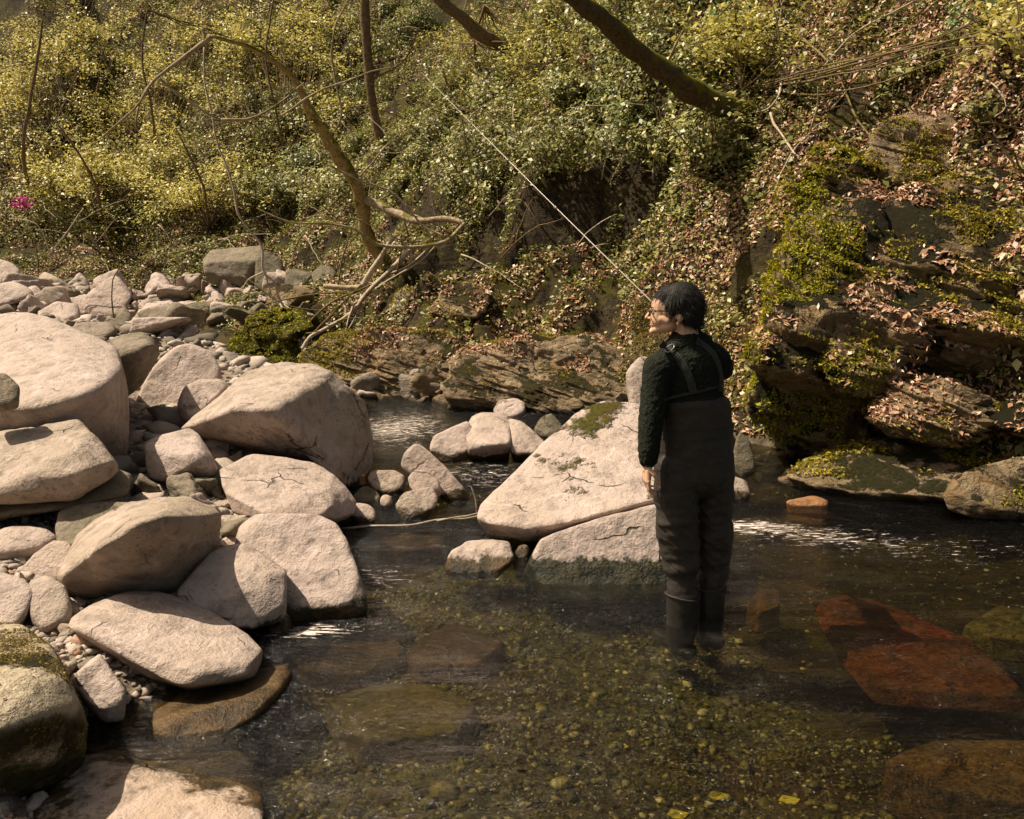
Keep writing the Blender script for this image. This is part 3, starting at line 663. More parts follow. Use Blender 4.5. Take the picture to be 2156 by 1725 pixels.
br('rock_outcrop', 'low pale mossy shelf along the water at the right',
   [[(1640, 1010, .4), (1780, 945, .7), (1950, 905, .9), (2260, 860, 1.1), (2260, 1020, .1), (2050, 1035, .0), (1900, 1045, .0), (1740, 1045, .1)]], .9, 'ledge', g='w', level=6, smooth=4, noise=.045, cat='rock outcrop', strata=.7, Y0=5.95)
br('rock_outcrop', 'pale rounded rock with bright moss at the right edge of the water',
   [[(1985, 1040), (2010, 1005), (2080, 975), (2260, 940), (2280, 1080), (2160, 1088), (2060, 1082), (2000, 1062)]], .7, 'mound' if False else 'ledge', g='w', level=6, smooth=5, noise=.035, cat='rock outcrop', strata=.6, Y0=5.5)
br('rock_outcrop', 'pale fractured outcrop high on the right slope',
   [[(1815, 350), (1835, 285), (1900, 240), (1990, 245), (2040, 290), (2030, 340), (1960, 370), (1880, 380)]], .8, 'ledge', level=6, smooth=3, noise=.06, cat='rock outcrop', strata=1.0)
mound = br('moss_mound', 'bright yellow green moss mound beside the small fall', [[(515, 672), (560, 650), (585, 642), (640, 650), (655, 690), (600, 712), (530, 705)], [(488, 735, .0), (497, 692, .3), (560, 684, .45), (620, 705, .4), (634, 748, .1), (606, 774, -.1), (545, 786, -.15), (508, 770, -.1)]], 1.1, 'mound', g='w', level=6, smooth=8, noise=.15, cat='mossy rock', Y0=10.6)

# --- submerged stones
def sub(label, pts, mat, ztop, thick=.12, rough=.03):
    P = [atZ(x, y, ztop) for x, y in pts]; P = np.array(P); c = P.mean(0)
    B = c + (P - c) * 1.1; B[:, 2] = ztop - thick
    o = hull_rock(np.concatenate([P, B, [c + np.array([0, 0, .03])]]), 5, 1, .03, len(pts) * 13 + int(pts[0][0]), 0)
    ob = mesh_obj('sunken_rock', o[0] - c, o[1], M[mat]); ob.location = c
    tag(ob, label, 'rock')
sub('large red sunken slab right of the angler', [(1735, 1268), (1790, 1250), (1900, 1285), (2040, 1345), (2140, 1440), (2105, 1460), (1960, 1452), (1850, 1445), (1800, 1385), (1755, 1318)], 'red', -.06, .07)
sub('dark brown sunken slab at the lower right corner', [(1870, 1600), (1960, 1560), (2200, 1560), (2220, 1700), (2000, 1665)], 'brownbed', -.06, .2)
sub('olive sunken slab in front of the wet brown stone', [(690, 1470), (800, 1440), (900, 1440), (1000, 1480), (960, 1540), (760, 1560)], 'olive', -.12)
sub('olive green sunken stone at the right edge', [(2030, 1320), (2100, 1275), (2200, 1290), (2200, 1350), (2090, 1340)], 'olive', -.08)
sub('brown sunken stone below the low white rock', [(860, 1360), (960, 1310), (1060, 1350), (1000, 1400), (890, 1400)], 'brownbed', -.12)
sub('brown sunken slab below the little stone in the water', [(600, 1370), (700, 1320), (820, 1330), (850, 1370), (760, 1420), (640, 1410)], 'brownbed', -.14)
sub('reddish sunken stone beside the angler boots', [(1575, 1270), (1600, 1240), (1640, 1240), (1640, 1275), (1600, 1290)], 'brownbed', -.08)
sub('brown sunken stone beneath the stick', [(800, 1140), (860, 1120), (940, 1120), (930, 1150), (850, 1160)], 'brownbed', -.14)

MARKS = [(250, 620, 'the pointed white boulder'), (500, 560, 'the rectangular overhanging rock'), (550, 710, 'the bright moss mound'), (790, 540, 'the foot of the leaning tree'), (345, 640, 'the dark fronted flat stone'), (60, 640, 'the far left slab'),
 (680, 500, 'the dark hollow'), (780, 180, 'the straight brown trunk'), (970, 50, 'the slanting brown trunk'), (1380, 140, 'the thick dark leaning trunk'), (1560, 220, 'the foot of the thick dark trunk'), (1110, 186, 'the pale crooked branch'),
 (700, 300, 'the mossy leaning trunk'), (500, 95, 'the top of the arched branch'), (330, 165, 'the left end of the arched branch'), (50, 430, 'the pink azalea'), (1180, 430, 'the middle of the fishing rod'), (920, 190, 'the tip of the fishing rod'),
 (1070, 860, 'the pale pink shore stone'), (1330, 800, 'the upright grey rock'), (850, 760, 'the layered brown shelf'), (1150, 770, 'the orange stained shelf'), (970, 630, 'the crumbling pale rock'), (580, 1200, 'the big white block'), (300, 1150, 'the long dark fronted boulder'),
 (380, 950, 'the propped pale block'), (340, 1340, 'the tilted flat slab'), (210, 1440, 'the triangular stone'), (70, 1500, 'the moss covered corner boulder'), (1740, 700, 'the mossy cliff nose'), (1450, 900, 'the angler'), (1800, 1000, 'the low mossy shelf'), (600, 900, 'the big split boulder'), (200, 695, 'the long grey slab')]
def near(x, y, noun, r=None):
    """a label that places one of many look-alikes by the landmark next to it"""
    m = min(MARKS, key=lambda q: (q[0] - x) ** 2 + ((q[1] - y) * 1.2) ** 2)
    ddx, ddy = x - m[0], y - m[1]
    w = []
    if ddy < -18: w.append('above')
    elif ddy > 18: w.append('below')
    side = 'left' if ddx < -18 else 'right' if ddx > 18 else ''
    if w and side: t = w[0] + ' and ' + side + ' of'
    elif side: t = 'just ' + side + ' of'
    else: t = 'directly ' + (w[0] if w else 'beside')
    return noun + ' ' + t + ' ' + m[2]

# ------------------------------------------------------------------ gravel, rubble
def grav_mat(name, stops, rough=.85):
    m, nt, out = mat_new(name); N = NB(nt)
    at = N.n('ShaderNodeAttribute', attribute_name='rnd').outputs['Fac']
    pos = N.n('ShaderNodeNewGeometry').outputs['Position']
    n = N.noise(pos, 90, 4, .7)
    c = N.mix(N.ramp(n, [(.35, .35), (.6, 0)]), N.ramp(at, stops), (.05, .04, .03))
    N.princ(out, c, rough, N.bump(n, .5, .008), .25); return m
M['gravel'] = grav_mat('bank_gravel', [(0, (.12, .10, .08)), (.35, (.30, .25, .20)), (.7, (.44, .37, .31)), (.9, (.52, .43, .37)), (1, (.42, .22, .12))])
M['bedgravel'] = grav_mat('stream_bed_gravel', [(0, (.03, .026, .012)), (.35, (.10, .09, .035)), (.7, (.19, .165, .08)), (.92, (.32, .27, .15)), (1, (.6, .54, .40))], .5)

def pebbles(name, P, sizes, mat, label, flat=.6, lev=2):
    D, F, E = ico(lev); n = len(P)
    r = rng
    ang = r.uniform(0, 2 * np.pi, n); ax = sizes * r.uniform(.7, 1.35, n); ay = sizes * r.uniform(.6, 1.0, n); az = sizes * r.uniform(flat * .6, flat * 1.2, n)
    jit = 1 + .38 * r.uniform(-1, 1, (n, len(D), 1))
    base = D[None] * jit
    x = base[..., 0] * ax[:, None]; y = base[..., 1] * ay[:, None]; z = base[..., 2] * az[:, None]
    tilt = r.normal(0, .3, n)[:, None]
    x, z = x * np.cos(tilt) - z * np.sin(tilt), x * np.sin(tilt) + z * np.cos(tilt)
    ca, sa = np.cos(ang)[:, None], np.sin(ang)[:, None]
    V = np.stack([x * ca - y * sa + P[:, 0:1], x * sa + y * ca + P[:, 1:2], z + P[:, 2:3] + (az * .35)[:, None]], -1).reshape(-1, 3)
    FF = (F[None] + (np.arange(n) * len(D))[:, None, None]).reshape(-1, 3)
    o = mesh_obj(name, V, FF, M[mat], smooth=False, attr=np.repeat(r.uniform(0, 1, n), len(D)))
    return tag(o, label, 'gravel', kind='stuff')

def scatter_xy(n, x0, x1, y0, y1, keep=None):
    X = rng.uniform(x0, x1, n); Y = rng.uniform(y0, y1, n)
    if keep is not None:
        k = keep(X, Y); X, Y = X[k], Y[k]
    return np.stack([X, Y, hz(X, Y)], 1)

bar = lambda X, Y: (X < np.interp(Y, WY, WX) + .10) & (Y < np.interp(X, FX, FY) + .2)
P = scatter_xy(15000, -4.0, -.8, 2.2, 5.4, bar)
pebbles('gravel', P, np.exp(rng.normal(np.log(.016), .45, len(P))), 'gravel', 'pale mixed gravel filling the gaps between the left boulders')
P = scatter_xy(9000, -12, -1.0, 5.4, 18, bar)
pebbles('gravel', P, np.exp(rng.normal(np.log(.05), .5, len(P))), 'gravel', 'pale loose gravel covering the bar behind the boulder pile')
P = scatter_xy(75000, -1.6, 4.6, 2.1, 8, lambda X, Y: (X > np.interp(Y, WY, WX) - .1) & ((X + .35 * fbm2(X, Y, 1.1, 55, 2) * 2 < 1.25 + 1.2 * (Y < 3.5)) & (Y < 5.4 + fbm2(X, Y, 1.3, 56, 2)) | (rng.uniform(0, 1, len(X)) < .10)))
pebbles('gravel', P, np.exp(rng.normal(np.log(.0082), .52, len(P))), 'bedgravel', 'olive and brown gravel on the stream bed under the water', .5, 1)

def rocks_protos(k, mat, noise=.07, strata=.4):
    out = []
    for i in range(k):
        r = np.random.default_rng(500 + i)
        Pp = r.normal(size=(8, 3)); Pp /= np.linalg.norm(Pp, axis=1)[:, None]
        Pp *= np.array([r.uniform(.6, .95), r.uniform(.45, .7), r.uniform(.35, .55)])
        V, F = hull_rock(Pp, 4, 1, noise, 300 + i, 4, strata)
        out.append((V, F))
    return out
protos = rocks_protos(9, 'pale')
pm = {}
def loose_stone(i, loc, size, mat, label, group, rot=None):
    key = (i % 9, mat)
    if key not in pm:
        V, F = protos[key[0]]
        pm[key] = mesh_obj('loose_stone', V, F, M[mat]); o = pm[key]
    else:
        o = pm[key].copy(); col.objects.link(o)
    o.location = loc; o.scale = (size, size * random.uniform(.8, 1.2), size * random.uniform(.8, 1.3))
    o.rotation_euler = rot or (random.uniform(-.5, .5), random.uniform(-.5, .5), random.uniform(0, 6.28))
    return tag(o, label, 'stone', group)
random.seed(5)
def field(n, box, smin, smax, mats, label, group, dz=.15):
    k = 0; t = 0
    while k < n and t < n * 6:
        t += 1
        dx = random.uniform(box[0], box[2]); dy = random.uniform(box[1], box[3])
        p = hit(dx, dy)
        if not box[4] < p[1] < box[5]: continue
        s_ = smin * (smax / smin) ** (random.random() ** 1.6)
        mt = random.choice(mats); sz = 'tiny' if s_ < smin * 1.35 else 'small' if s_ < smin * 2.0 else 'larger'
        hue = {'pale': 'pale', 'spotted': 'speckled', 'grey': 'grey', 'dark': 'dark', 'ledge': 'brown', 'cliff': 'mossy'}[mt]
        loose_stone(random.randrange(9), (p[0], p[1], p[2] + s_ * dz), s_, mt, near(dx, dy, sz + ' ' + hue + ' ' + label), group); k += 1
field(120, (40, 600, 500, 705, 7, 19), .22, .75, ['pale', 'pale', 'spotted', 'grey'], 'rubble stone', 'angular rubble stones behind the boulder pile')
field(45, (390, 590, 660, 690, 9, 17), .22, .7, ['pale', 'grey', 'dark', 'ledge'], 'broken stone', 'broken stones below the hollow')
field(110, (640, 770, 1330, 868, 7, 12), .12, .55, ['ledge', 'grey', 'spotted', 'cliff'], 'shore fragment', 'rock fragments along the far waterline')
field(26, (100, 1030, 520, 1160, 3.4, 6.5), .12, .28, ['pale', 'spotted', 'grey'], 'wedged stone', 'stones wedged between the big boulders')
field(22, (0, 1120, 330, 1620, 2.4, 4.2), .06, .14, ['pale', 'spotted', 'grey'], 'stone on the near gravel', 'fist sized stones on the near gravel')
field(14, (1560, 960, 1800, 1010, 5, 9), .12, .32, ['dark', 'cliff', 'spotted'], 'cliff foot rock', 'dark rocks at the cliff foot')

# ------------------------------------------------------------------ leaves
def leaves(P, Nrm, L, W, fold=.25, jitter=.6, droop=None):
    n = len(P)
    Nn = Nrm + rng.normal(0, jitter, (n, 3)); Nn /= np.linalg.norm(Nn, axis=1)[:, None]
    a = rng.normal(size=(n, 3)); a -= (a * Nn).sum(1)[:, None] * Nn; a /= np.linalg.norm(a, axis=1)[:, None]
    b = np.cross(Nn, a)
    L = L[:, None]; W = W[:, None]
    V = np.stack([P - a * L * .5, P + b * W * .5 + Nn * W * fold + a * L * .08, P + a * L * .5, P - b * W * .5 + Nn * W * fold + a * L * .08], 1).reshape(-1, 3)
    F = np.arange(4 * n).reshape(n, 4)
    return V, F

def leaf_obj(name, P, Nrm, size, mat, parent=None, aspect=.5, jitter=.6, fold=.25, shift=0., spread=.5):
    n = len(P); L = size * np.clip(np.exp(rng.normal(-.05, .34, n)), .4, 2.0); W = L * aspect * rng.uniform(.7, 1.2, n)
    V, F = leaves(P, Nrm, L, W, fold, jitter)
    at = np.clip(rng.normal(.5 + shift, spread * .5, n), 0, 1)
    return mesh_obj(name, V, F, M[mat], parent, smooth=False, attr=np.repeat(at, 4))

def toD(P):
    q = P - CAM
    zc = q[:, 1] * cp - q[:, 2] * sp; yc = q[:, 1] * sp + q[:, 2] * cp
    return (512 + FOC * q[:, 0] / zc) / S, (409.5 - FOC * yc / zc) / S

def hill_pts(n):
    X = rng.uniform(-14, 8.5, n); sY = rng.uniform(-.1, 13, n)
    Y = np.interp(X, FX, FY) + sY
    Z = hz(X, Y); e = .06
    gx_ = (hz(X + e, Y) - hz(X - e, Y)) / (2 * e); gy_ = (hz(X, Y + e) - hz(X, Y - e)) / (2 * e)
    Nn = np.stack([-gx_, -gy_, np.ones(n)], 1); w = np.linalg.norm(Nn, axis=1)
    Nn /= w[:, None]
    keep = (rng.uniform(0, 1, n) < np.clip(w / 3.0, .15, 1)) & (Z > .06)
    P = np.stack([X, Y, Z], 1)[keep]; Nn = Nn[keep]
    dx, dy = toD(P)
    vis = (dx > -350) & (dx < 2500) & (dy > -250) & (dy < 1100)
    return P[vis], Nn[vis], dx[vis], dy[vis]

P, Nn, dx, dy = hill_pts(1500000)
nz = fbm2(P[:, 0], P[:, 1], .9, 91, 4); nz2 = fbm2(P[:, 0], P[:, 1], 2.3, 92, 4)
def g2(cx_, cy_, rx, ry): return np.exp(-(((dx - cx_) / rx) ** 2 + ((dy - cy_) / ry) ** 2))
brown = .55 + g2(1950, 180, 420, 200) * 1.0 + g2(1350, 480, 420, 60) * .6 + g2(800, 600, 200, 70) * .7 + g2(1200, 680, 180, 60) * .6 + g2(1600, 350, 200, 150) * .5 + nz * 1.3
mossw = .48 + g2(1150, 620, 380, 110) * .6 + g2(1250, 570, 300, 80) * .6 + g2(1650, 560, 120, 280) * 1.0 + g2(950, 570, 120, 60) * .5 + g2(1900, 600, 300, 250) * .5 + g2(620, 720, 60, 60) - nz * 1.3 + nz2 * .5
greenw = .28 + g2(1000, 250, 520, 260) * 1.1 + g2(1500, 330, 200, 200) * .5 + g2(500, 300, 400, 250) * .5 + nz2 * 1.0
gap = fbm2(P[:, 0], P[:, 1] * 1.6, 1.5, 97, 4) + rng.normal(0, .05, len(P))
for hx, hy, rx, ry, dp in HOLLOWS: gap = gap - .9 * np.exp(-(((P[:, 0] - hx) / rx / .9) ** 2 + ((P[:, 1] - hy - .1) / ry / .9) ** 2))
P, Nn, dx, dy, nz, nz2, brown, mossw, greenw = [q[gap > np.where(P[:, 0] > 1.4, -.30, -.13)] for q in (P, Nn, dx, dy, nz, nz2, brown, mossw, greenw)]
u = rng.uniform(0, 1, len(P)); wb, wm, wg = [np.clip(w, .04, 3) for w in (brown, mossw, greenw)]
tot = wb + wm * .9 + wg; cb = wb / tot; cm = cb + wm * .9 / tot
u = np.where((Nn[:, 2] <= .36) & (u < cb), cb + rng.uniform(0, 1, len(u)) * (1 - cb), u)
isb = u < cb; ism = (u >= cb) & (u < cm); isg = u >= cm
steepk = Nn[:, 2] > .30
k = isb & (Nn[:, 2] > .34)
leaf_obj('leaf_litter', P[k] + Nn[k] * .012, Nn[k], .056, 'litter', aspect=.42, jitter=.55, spread=.6)['kind'] = 'stuff'
Pm, Nm, shd = P[ism], Nn[ism], nz2[ism]
# moss: each sample becomes a small tuft of three blades
Pm3 = np.repeat(Pm, 2, 0) + rng.normal(0, .016, (len(Pm) * 2, 3)); Nm3 = np.repeat(Nm, 2, 0)
yel = np.repeat(fbm2(Pm[:, 0], Pm[:, 1], 1.3, 95, 3) > .02, 2)
leaf_obj('moss_carpet', Pm3[yel], Nm3[yel], .030, 'mossleaf', aspect=.5, jitter=.8)['kind'] = 'stuff'
leaf_obj('moss_carpet', Pm3[~yel], Nm3[~yel], .030, 'olivemoss', aspect=.5, jitter=.8)['kind'] = 'stuff'
k = isg
leaf_obj('ground_cover', P[k] + Nn[k] * rng.uniform(.02, .16, (k.sum(), 1)), Nn[k] * .5 + np.array([0, 0, .8]), .056, 'green', aspect=.55, jitter=.5)['kind'] = 'stuff'
for o in list(col.objects):
    n_ = o.name.split('.')[0]
    if n_ == 'leaf_litter': tag(o, 'brown fallen leaves covering the slope', 'leaf litter')
    if n_ == 'ground_cover': tag(o, 'low green leaves covering the upper slope', 'ground cover')
mc = [o for o in col.objects if o.name.startswith('moss_carpet')]
tag(mc[0], 'yellow green moss growing over the slope', 'moss'); tag(mc[1], 'brownish moss growing over the slope', 'moss')

def on_mesh(V, F, n, minz=-1, maxz=1.1, r_=None):
    r_ = r_ or rng
    a, b, c = V[F[:, 0]], V[F[:, 1]], V[F[:, 2]]
    cr = np.cross(b - a, c - a); ar = np.linalg.norm(cr, axis=1); nn = cr / np.maximum(ar, 1e-12)[:, None]
    w = ar * ((nn[:, 2] > minz) & (nn[:, 2] < maxz)); w /= w.sum()
    i = r_.choice(len(F), n, p=w)
    u = r_.uniform(0, 1, (n, 1)); v = r_.uniform(0, 1, (n, 1)); fl = (u + v) > 1; u = np.where(fl, 1 - u, u); v = np.where(fl, 1 - v, v)
    return a[i] + (b[i] - a[i]) * u + (c[i] - a[i]) * v, nn[i]

for key, (V, F, o) in ROCKS.items():
    lab = o.get('label', ''); A = 0
    if o.name.startswith('moss_mound'):
        Pq, Nq = on_mesh(V, F, 16000, -.1); L = leaf_obj('moss', Pq - np.array(o.location), Nq, .032, 'brightmoss', o, aspect=.45, jitter=.7); L['kind'] = 'stuff'; continue
    if o.name.startswith('rock_outcrop'):
        area = np.linalg.norm(np.cross(V[F[:, 1]] - V[F[:, 0]], V[F[:, 2]] - V[F[:, 0]]), axis=1).sum() / 2
        Pq, Nq = on_mesh(V, F, int(area * 3000), -.15)
        f = fbm(Pq * 2.2, 61, 4) + .25 * (Nq[:, 2] - .5)
        thr = -.05 if ('nose' in lab or 'cliff face' in lab) else .13 if 'mossy' in lab or 'moss' in lab else .22
        if 'nose' in lab: f = f - .22 * Nq[:, 0]
        kk = (f + rng.normal(0, .07, len(f)) > thr) & (Pq[:, 2] > .1)
        if kk.sum() > 50:
            q = Pq[kk]; q3 = np.repeat(q, 2, 0) + rng.normal(0, .012, (len(q) * 2, 3))
            leaf_obj('moss', q3 - np.array(o.location), np.repeat(Nq[kk], 2, 0), .026, 'brightmoss' if ('bright' in lab or 'nose' in lab) else 'mossleaf', o, aspect=.5, jitter=.8)['kind'] = 'stuff'
        f2 = fbm(Pq * 1.7, 66, 4); kk = (f2 + rng.normal(0, .12, len(f2)) > .20) & (Nq[:, 2] > .45) & (Pq[:, 2] > .4) & (rng.uniform(0, 1, len(f2)) < .45)
        if kk.sum() > 50:
            leaf_obj('leaf_litter', Pq[kk] - np.array(o.location) + Nq[kk] * .01, Nq[kk], .050, 'litter', o, aspect=.42, jitter=.5)['kind'] = 'stuff'
    if 'moss covered boulder filling' in lab:
        Pq, Nq = on_mesh(V, F, 60000, -.5)
        f = fbm(Pq * 5, 67, 4) + np.where(Nq[:, 2] < .35, .16, -.12)
        kk = f > .02
        leaf_obj('moss', Pq[kk] - np.array(o.location), Nq[kk], .010, 'olivemoss', o, aspect=.45, jitter=.8)['kind'] = 'stuff'
    if 'mossy round boulder' in lab or 'dark mossy stone' in lab:
        Pq, Nq = on_mesh(V, F, 6000, -.2)
        leaf_obj('moss', Pq - np.array(o.location), Nq, .026, 'olivemoss', o, aspect=.45, jitter=.8)['kind'] = 'stuff'

# ------------------------------------------------------------------ tubes: trunks, limbs, twigs
def resample(P, Rr, step):
    P = np.asarray(P, float); Rr = np.asarray(Rr, float)
    # Catmull-Rom through the points
    Q = np.concatenate([[2 * P[0] - P[1]], P, [2 * P[-1] - P[-2]]]); out = []; ro = []
    for i in range(len(P) - 1):
        L = np.linalg.norm(P[i + 1] - P[i]); k = max(2, int(L / step))
        for t in np.arange(k) / k:
            a, b, c, d = Q[i:i + 4]
            out.append(.5 * ((2 * b) + (-a + c) * t + (2 * a - 5 * b + 4 * c - d) * t * t + (-a + 3 * b - 3 * c + d) * t ** 3)); ro.append(Rr[i] * (1 - t) + Rr[i + 1] * t)
    out.append(P[-1]); ro.append(Rr[-1])
    return np.array(out), np.array(ro)

def tube(P, Rr, sides=8, step=.12, rough=.12, wob=.0, seed=0):
    C_, r_ = resample(P, Rr, step); n = len(C_)
    if wob:
        C_ = C_ + np.stack([fbm(C_ * 2.2 + 9 * k, seed + k, 3) for k in range(3)], 1) * wob * np.minimum(np.arange(n), np.arange(n)[::-1])[:, None].clip(0, 3) / 3
    T = np.gradient(C_, axis=0); T /= np.linalg.norm(T, axis=1)[:, None] + 1e-9
    ref = np.array([.31, .2, .93]); A = np.cross(T, ref); A /= np.linalg.norm(A, axis=1)[:, None] + 1e-9; B = np.cross(T, A)
    an = np.linspace(0, 2 * np.pi, sides, endpoint=False)
    ring = A[:, None] * np.cos(an)[None, :, None] + B[:, None] * np.sin(an)[None, :, None]
    V = C_[:, None] + ring * r_[:, None, None]
    Vf = V.reshape(-1, 3)
    if rough:
        Vf = Vf + (ring.reshape(-1, 3)) * (fbm(Vf * 7, seed, 3) * np.repeat(r_, sides) * rough * 2.2)[:, None]
    F = []
    i0 = np.arange(n - 1)[:, None] * sides; j = np.arange(sides)[None]; j2 = (j + 1) % sides
    F = np.stack([i0 + j, i0 + j2, i0 + sides + j2, i0 + sides + j], -1).reshape(-1, 4)
    Vf = np.concatenate([Vf, [C_[0]], [C_[-1]]]); a0, a1 = len(Vf) - 2, len(Vf) - 1
    caps = [[a0, (k + 1) % sides, k, k] for k in range(sides)] + [[a1, (n - 1) * sides + k, (n - 1) * sides + (k + 1) % sides, (n - 1) * sides + (k + 1) % sides] for k in range(sides)]
    return Vf, F, np.array([[c[0], c[1], c[2]] for c in caps])

def tubes_obj(name, specs, mat, parent=None):
    V = []; F = []; n = 0
    for sp__ in specs:
        v, q, t = tube(**sp__)
        V.append(v)
        tri = np.concatenate([q[:, [0, 1, 2]], q[:, [0, 2, 3]], t]); F.append(tri + n); n += len(v)
    V = np.concatenate(V)
    loc = V.mean(0) if parent is None else np.array(parent.location)
    o = mesh_obj(name, V - loc, np.concatenate(F), M[mat], parent)
    if parent is None: o.location = loc
    return o

def path(pts):
    """pts (x, y, Y) as read off the photograph with the distance of each point"""
    return [atY(*p) for p in pts]

def px_r(d, Y): return d * S / FOC * Y / 2     # width in reading pixels -> radius in metres

# ------------------------------------------------------------------ trees and dead branches
def spray_pts(c, r, n, tilt):
    a = rng.uniform(0, 2 * np.pi, n); q = np.sqrt(rng.uniform(0, 1, n)) * r
    x = np.cos(a) * q; y = np.sin(a) * q * .75
    z = -0.25 * (q ** 2) / r + rng.normal(0, .11, n)
    # leaves sit along a few twigs, so the spray has gaps
    k = (np.sin(a * 5 + c[0] * 9) + np.sin(q * 22 + c[1] * 7) * .6 + rng.normal(0, .7, n)) > -.35
    P = np.stack([x, y, z + x * tilt[0] + y * tilt[1]], 1)[k]
    return P + c

def make_tree(label, trunk, widths, limbs, sprays, mat='maple', bark='bark', leaf=.05, per=170, cat='tree', group=None, name='maple_tree', shift=0., rough=.12):
    P0 = path(trunk); base = P0[0]
    root = empty(name); root.location = base
    tag(root, label, cat, group)
    rr = [px_r(w, p[2]) for w, p in zip(widths, trunk)]
    tubes_obj('trunk', [dict(P=P0, Rr=rr, sides=12, step=.10, rough=rough, wob=.03, seed=int(trunk[0][0]))], bark, root)
    sp2 = []
    for L in limbs:
        pts, w0, w1 = L
        n = len(pts); sp2.append(dict(P=path(pts), Rr=[px_r(w0 + (w1 - w0) * i / (n - 1), pts[i][2]) for i in range(n)], sides=7, step=.10, rough=.15, wob=.05, seed=int(pts[0][0])))
    LP = []; LN = []
    tp = np.array(P0)
    for (x, y, Y, r) in sprays:
        c = atY(x, y, Y)
        LP.append(spray_pts(c, r, int(per * (r / .45) ** 1.6), (rng.uniform(-.7, .45), rng.uniform(-.2, .5))))
        # a thin twig carries each spray back to the nearest point of the trunk
        j = np.argmin(np.linalg.norm(tp - c, axis=1)); a = tp[j]
        mid = (a + c) / 2 + np.array([0, 0, -.10]) + rng.normal(0, .08, 3)
        sp2.append(dict(P=[a, mid, c, c + (c - mid) * .5], Rr=[.014, .010, .006, .003], sides=5, step=.15, rough=.1, wob=.05, seed=int(x)))
    for i in range(0, len(sp2)): pass
    if sp2:
        tubes_obj('branches', sp2, 'limb' if name == 'leaning_tree' else bark, root)
    if LP:
        LP = np.concatenate(LP)
        leaf_obj('crown', LP - np.array(root.location), np.tile([0, -.2, 1.0], (len(LP), 1)), leaf, mat, root, aspect=.6, jitter=.5, shift=shift)
    return root

def Yh(x, y, off=0.): return hit(x, y)[1] - off

def rand_sprays(zones, n, off=(.3, 1.6), r=(.22, .55)):
    out = []
    wsum = sum(z[4] for z in zones)
    for z in zones:
        for _ in range(max(1, int(round(n * z[4] / wsum)))):
            x = rng.normal(z[0], z[2] * .55); y = rng.normal(z[1], z[3] * .55)
            Yv = Yh(float(np.clip(x, -300, 2400)), float(max(y, -200)), rng.uniform(*off)); out.append((x, y, max(Yv, 7.0), rng.uniform(*r)))
    return out

b = lambda x, y, o=0.: (x, y, Yh(x, y) - o)
yb = Yh(250, 540)
maples = [
 ('maple sapling with bright yellow leaves spreading over the left bushes', [b(215, 470), (205, 400, yb - 1.0), (170, 330, yb - 1.3), (120, 260, yb - 1.5)], [7, 6, 5, 3], [(130, 330, 130, 45, 3), (240, 370, 150, 35, 3), (60, 260, 80, 50, 1)], 40),
 ('maple sapling reaching toward the middle with yellow leaves above the hollow', [b(440, 480), (430, 400, yb - 1.5), (400, 330, yb - 1.8), (370, 270, yb - 2)], [6, 5, 4, 2.5], [(300, 310, 110, 40, 2), (390, 400, 120, 35, 2), (480, 360, 70, 40, 1)], 32),
 ('maple tree with pale yellow leaves in the upper left corner', [b(60, 420), (50, 300, yb - .5), (70, 180, yb - .7), (90, 40, yb - .9)], [8, 7, 6, 4], [(90, 110, 110, 70, 3), (30, 190, 80, 50, 2), (200, 60, 100, 50, 2)], 36),
 ('slender maple with yellow leaves behind the arched branch', [b(330, 330), (320, 230, yb + .6), (300, 130, yb + .5), (310, 20, yb + .4)], [5, 5, 4, 3], [(330, 140, 110, 60, 2), (420, 50, 110, 50, 2), (250, 230, 90, 40, 1.5)], 34),
 ('maple with loose yellow green leaves left of the straight trunk', [b(600, 330), (580, 230, yb), (560, 120, yb - .2), (575, 0, yb - .3)], [5, 4, 4, 3], [(560, 60, 110, 60, 2), (680, 150, 70, 70, 1.5), (500, 170, 80, 60, 1), (680, 40, 60, 50, 1)], 30),
 ('pale leaved young tree at the top between the two big trunks', [b(1010, 240), (1005, 160, Yh(1010, 200)), (1000, 90, Yh(1010, 200) - .2), (1020, 10, Yh(1010, 200) - .3)], [8, 7, 6, 4], [(1010, 60, 90, 45, 2), (1130, 90, 90, 50, 1.4), (1060, 170, 90, 40, 1)], 22),
 ('small pale green tree at the top right of the leaning trunk', [b(1560, 190), (1555, 120, Yh(1560, 150)), (1550, 60, Yh(1560, 150) - .2), (1545, 0, Yh(1560, 150) - .3)], [7, 6, 5, 4], [(1540, 60, 80, 40, 2), (1620, 90, 60, 30, 1), (2090, 60, 60, 40, 1)], 16),
]
for lab, tr, wd, zn, n in maples:
    green = 'pale' in lab and 'top' in lab
    make_tree(lab, tr, wd, [], rand_sprays(zn, int(n * 2.3)), mat='maple', leaf=.068, shift=-.12 if green else .08)

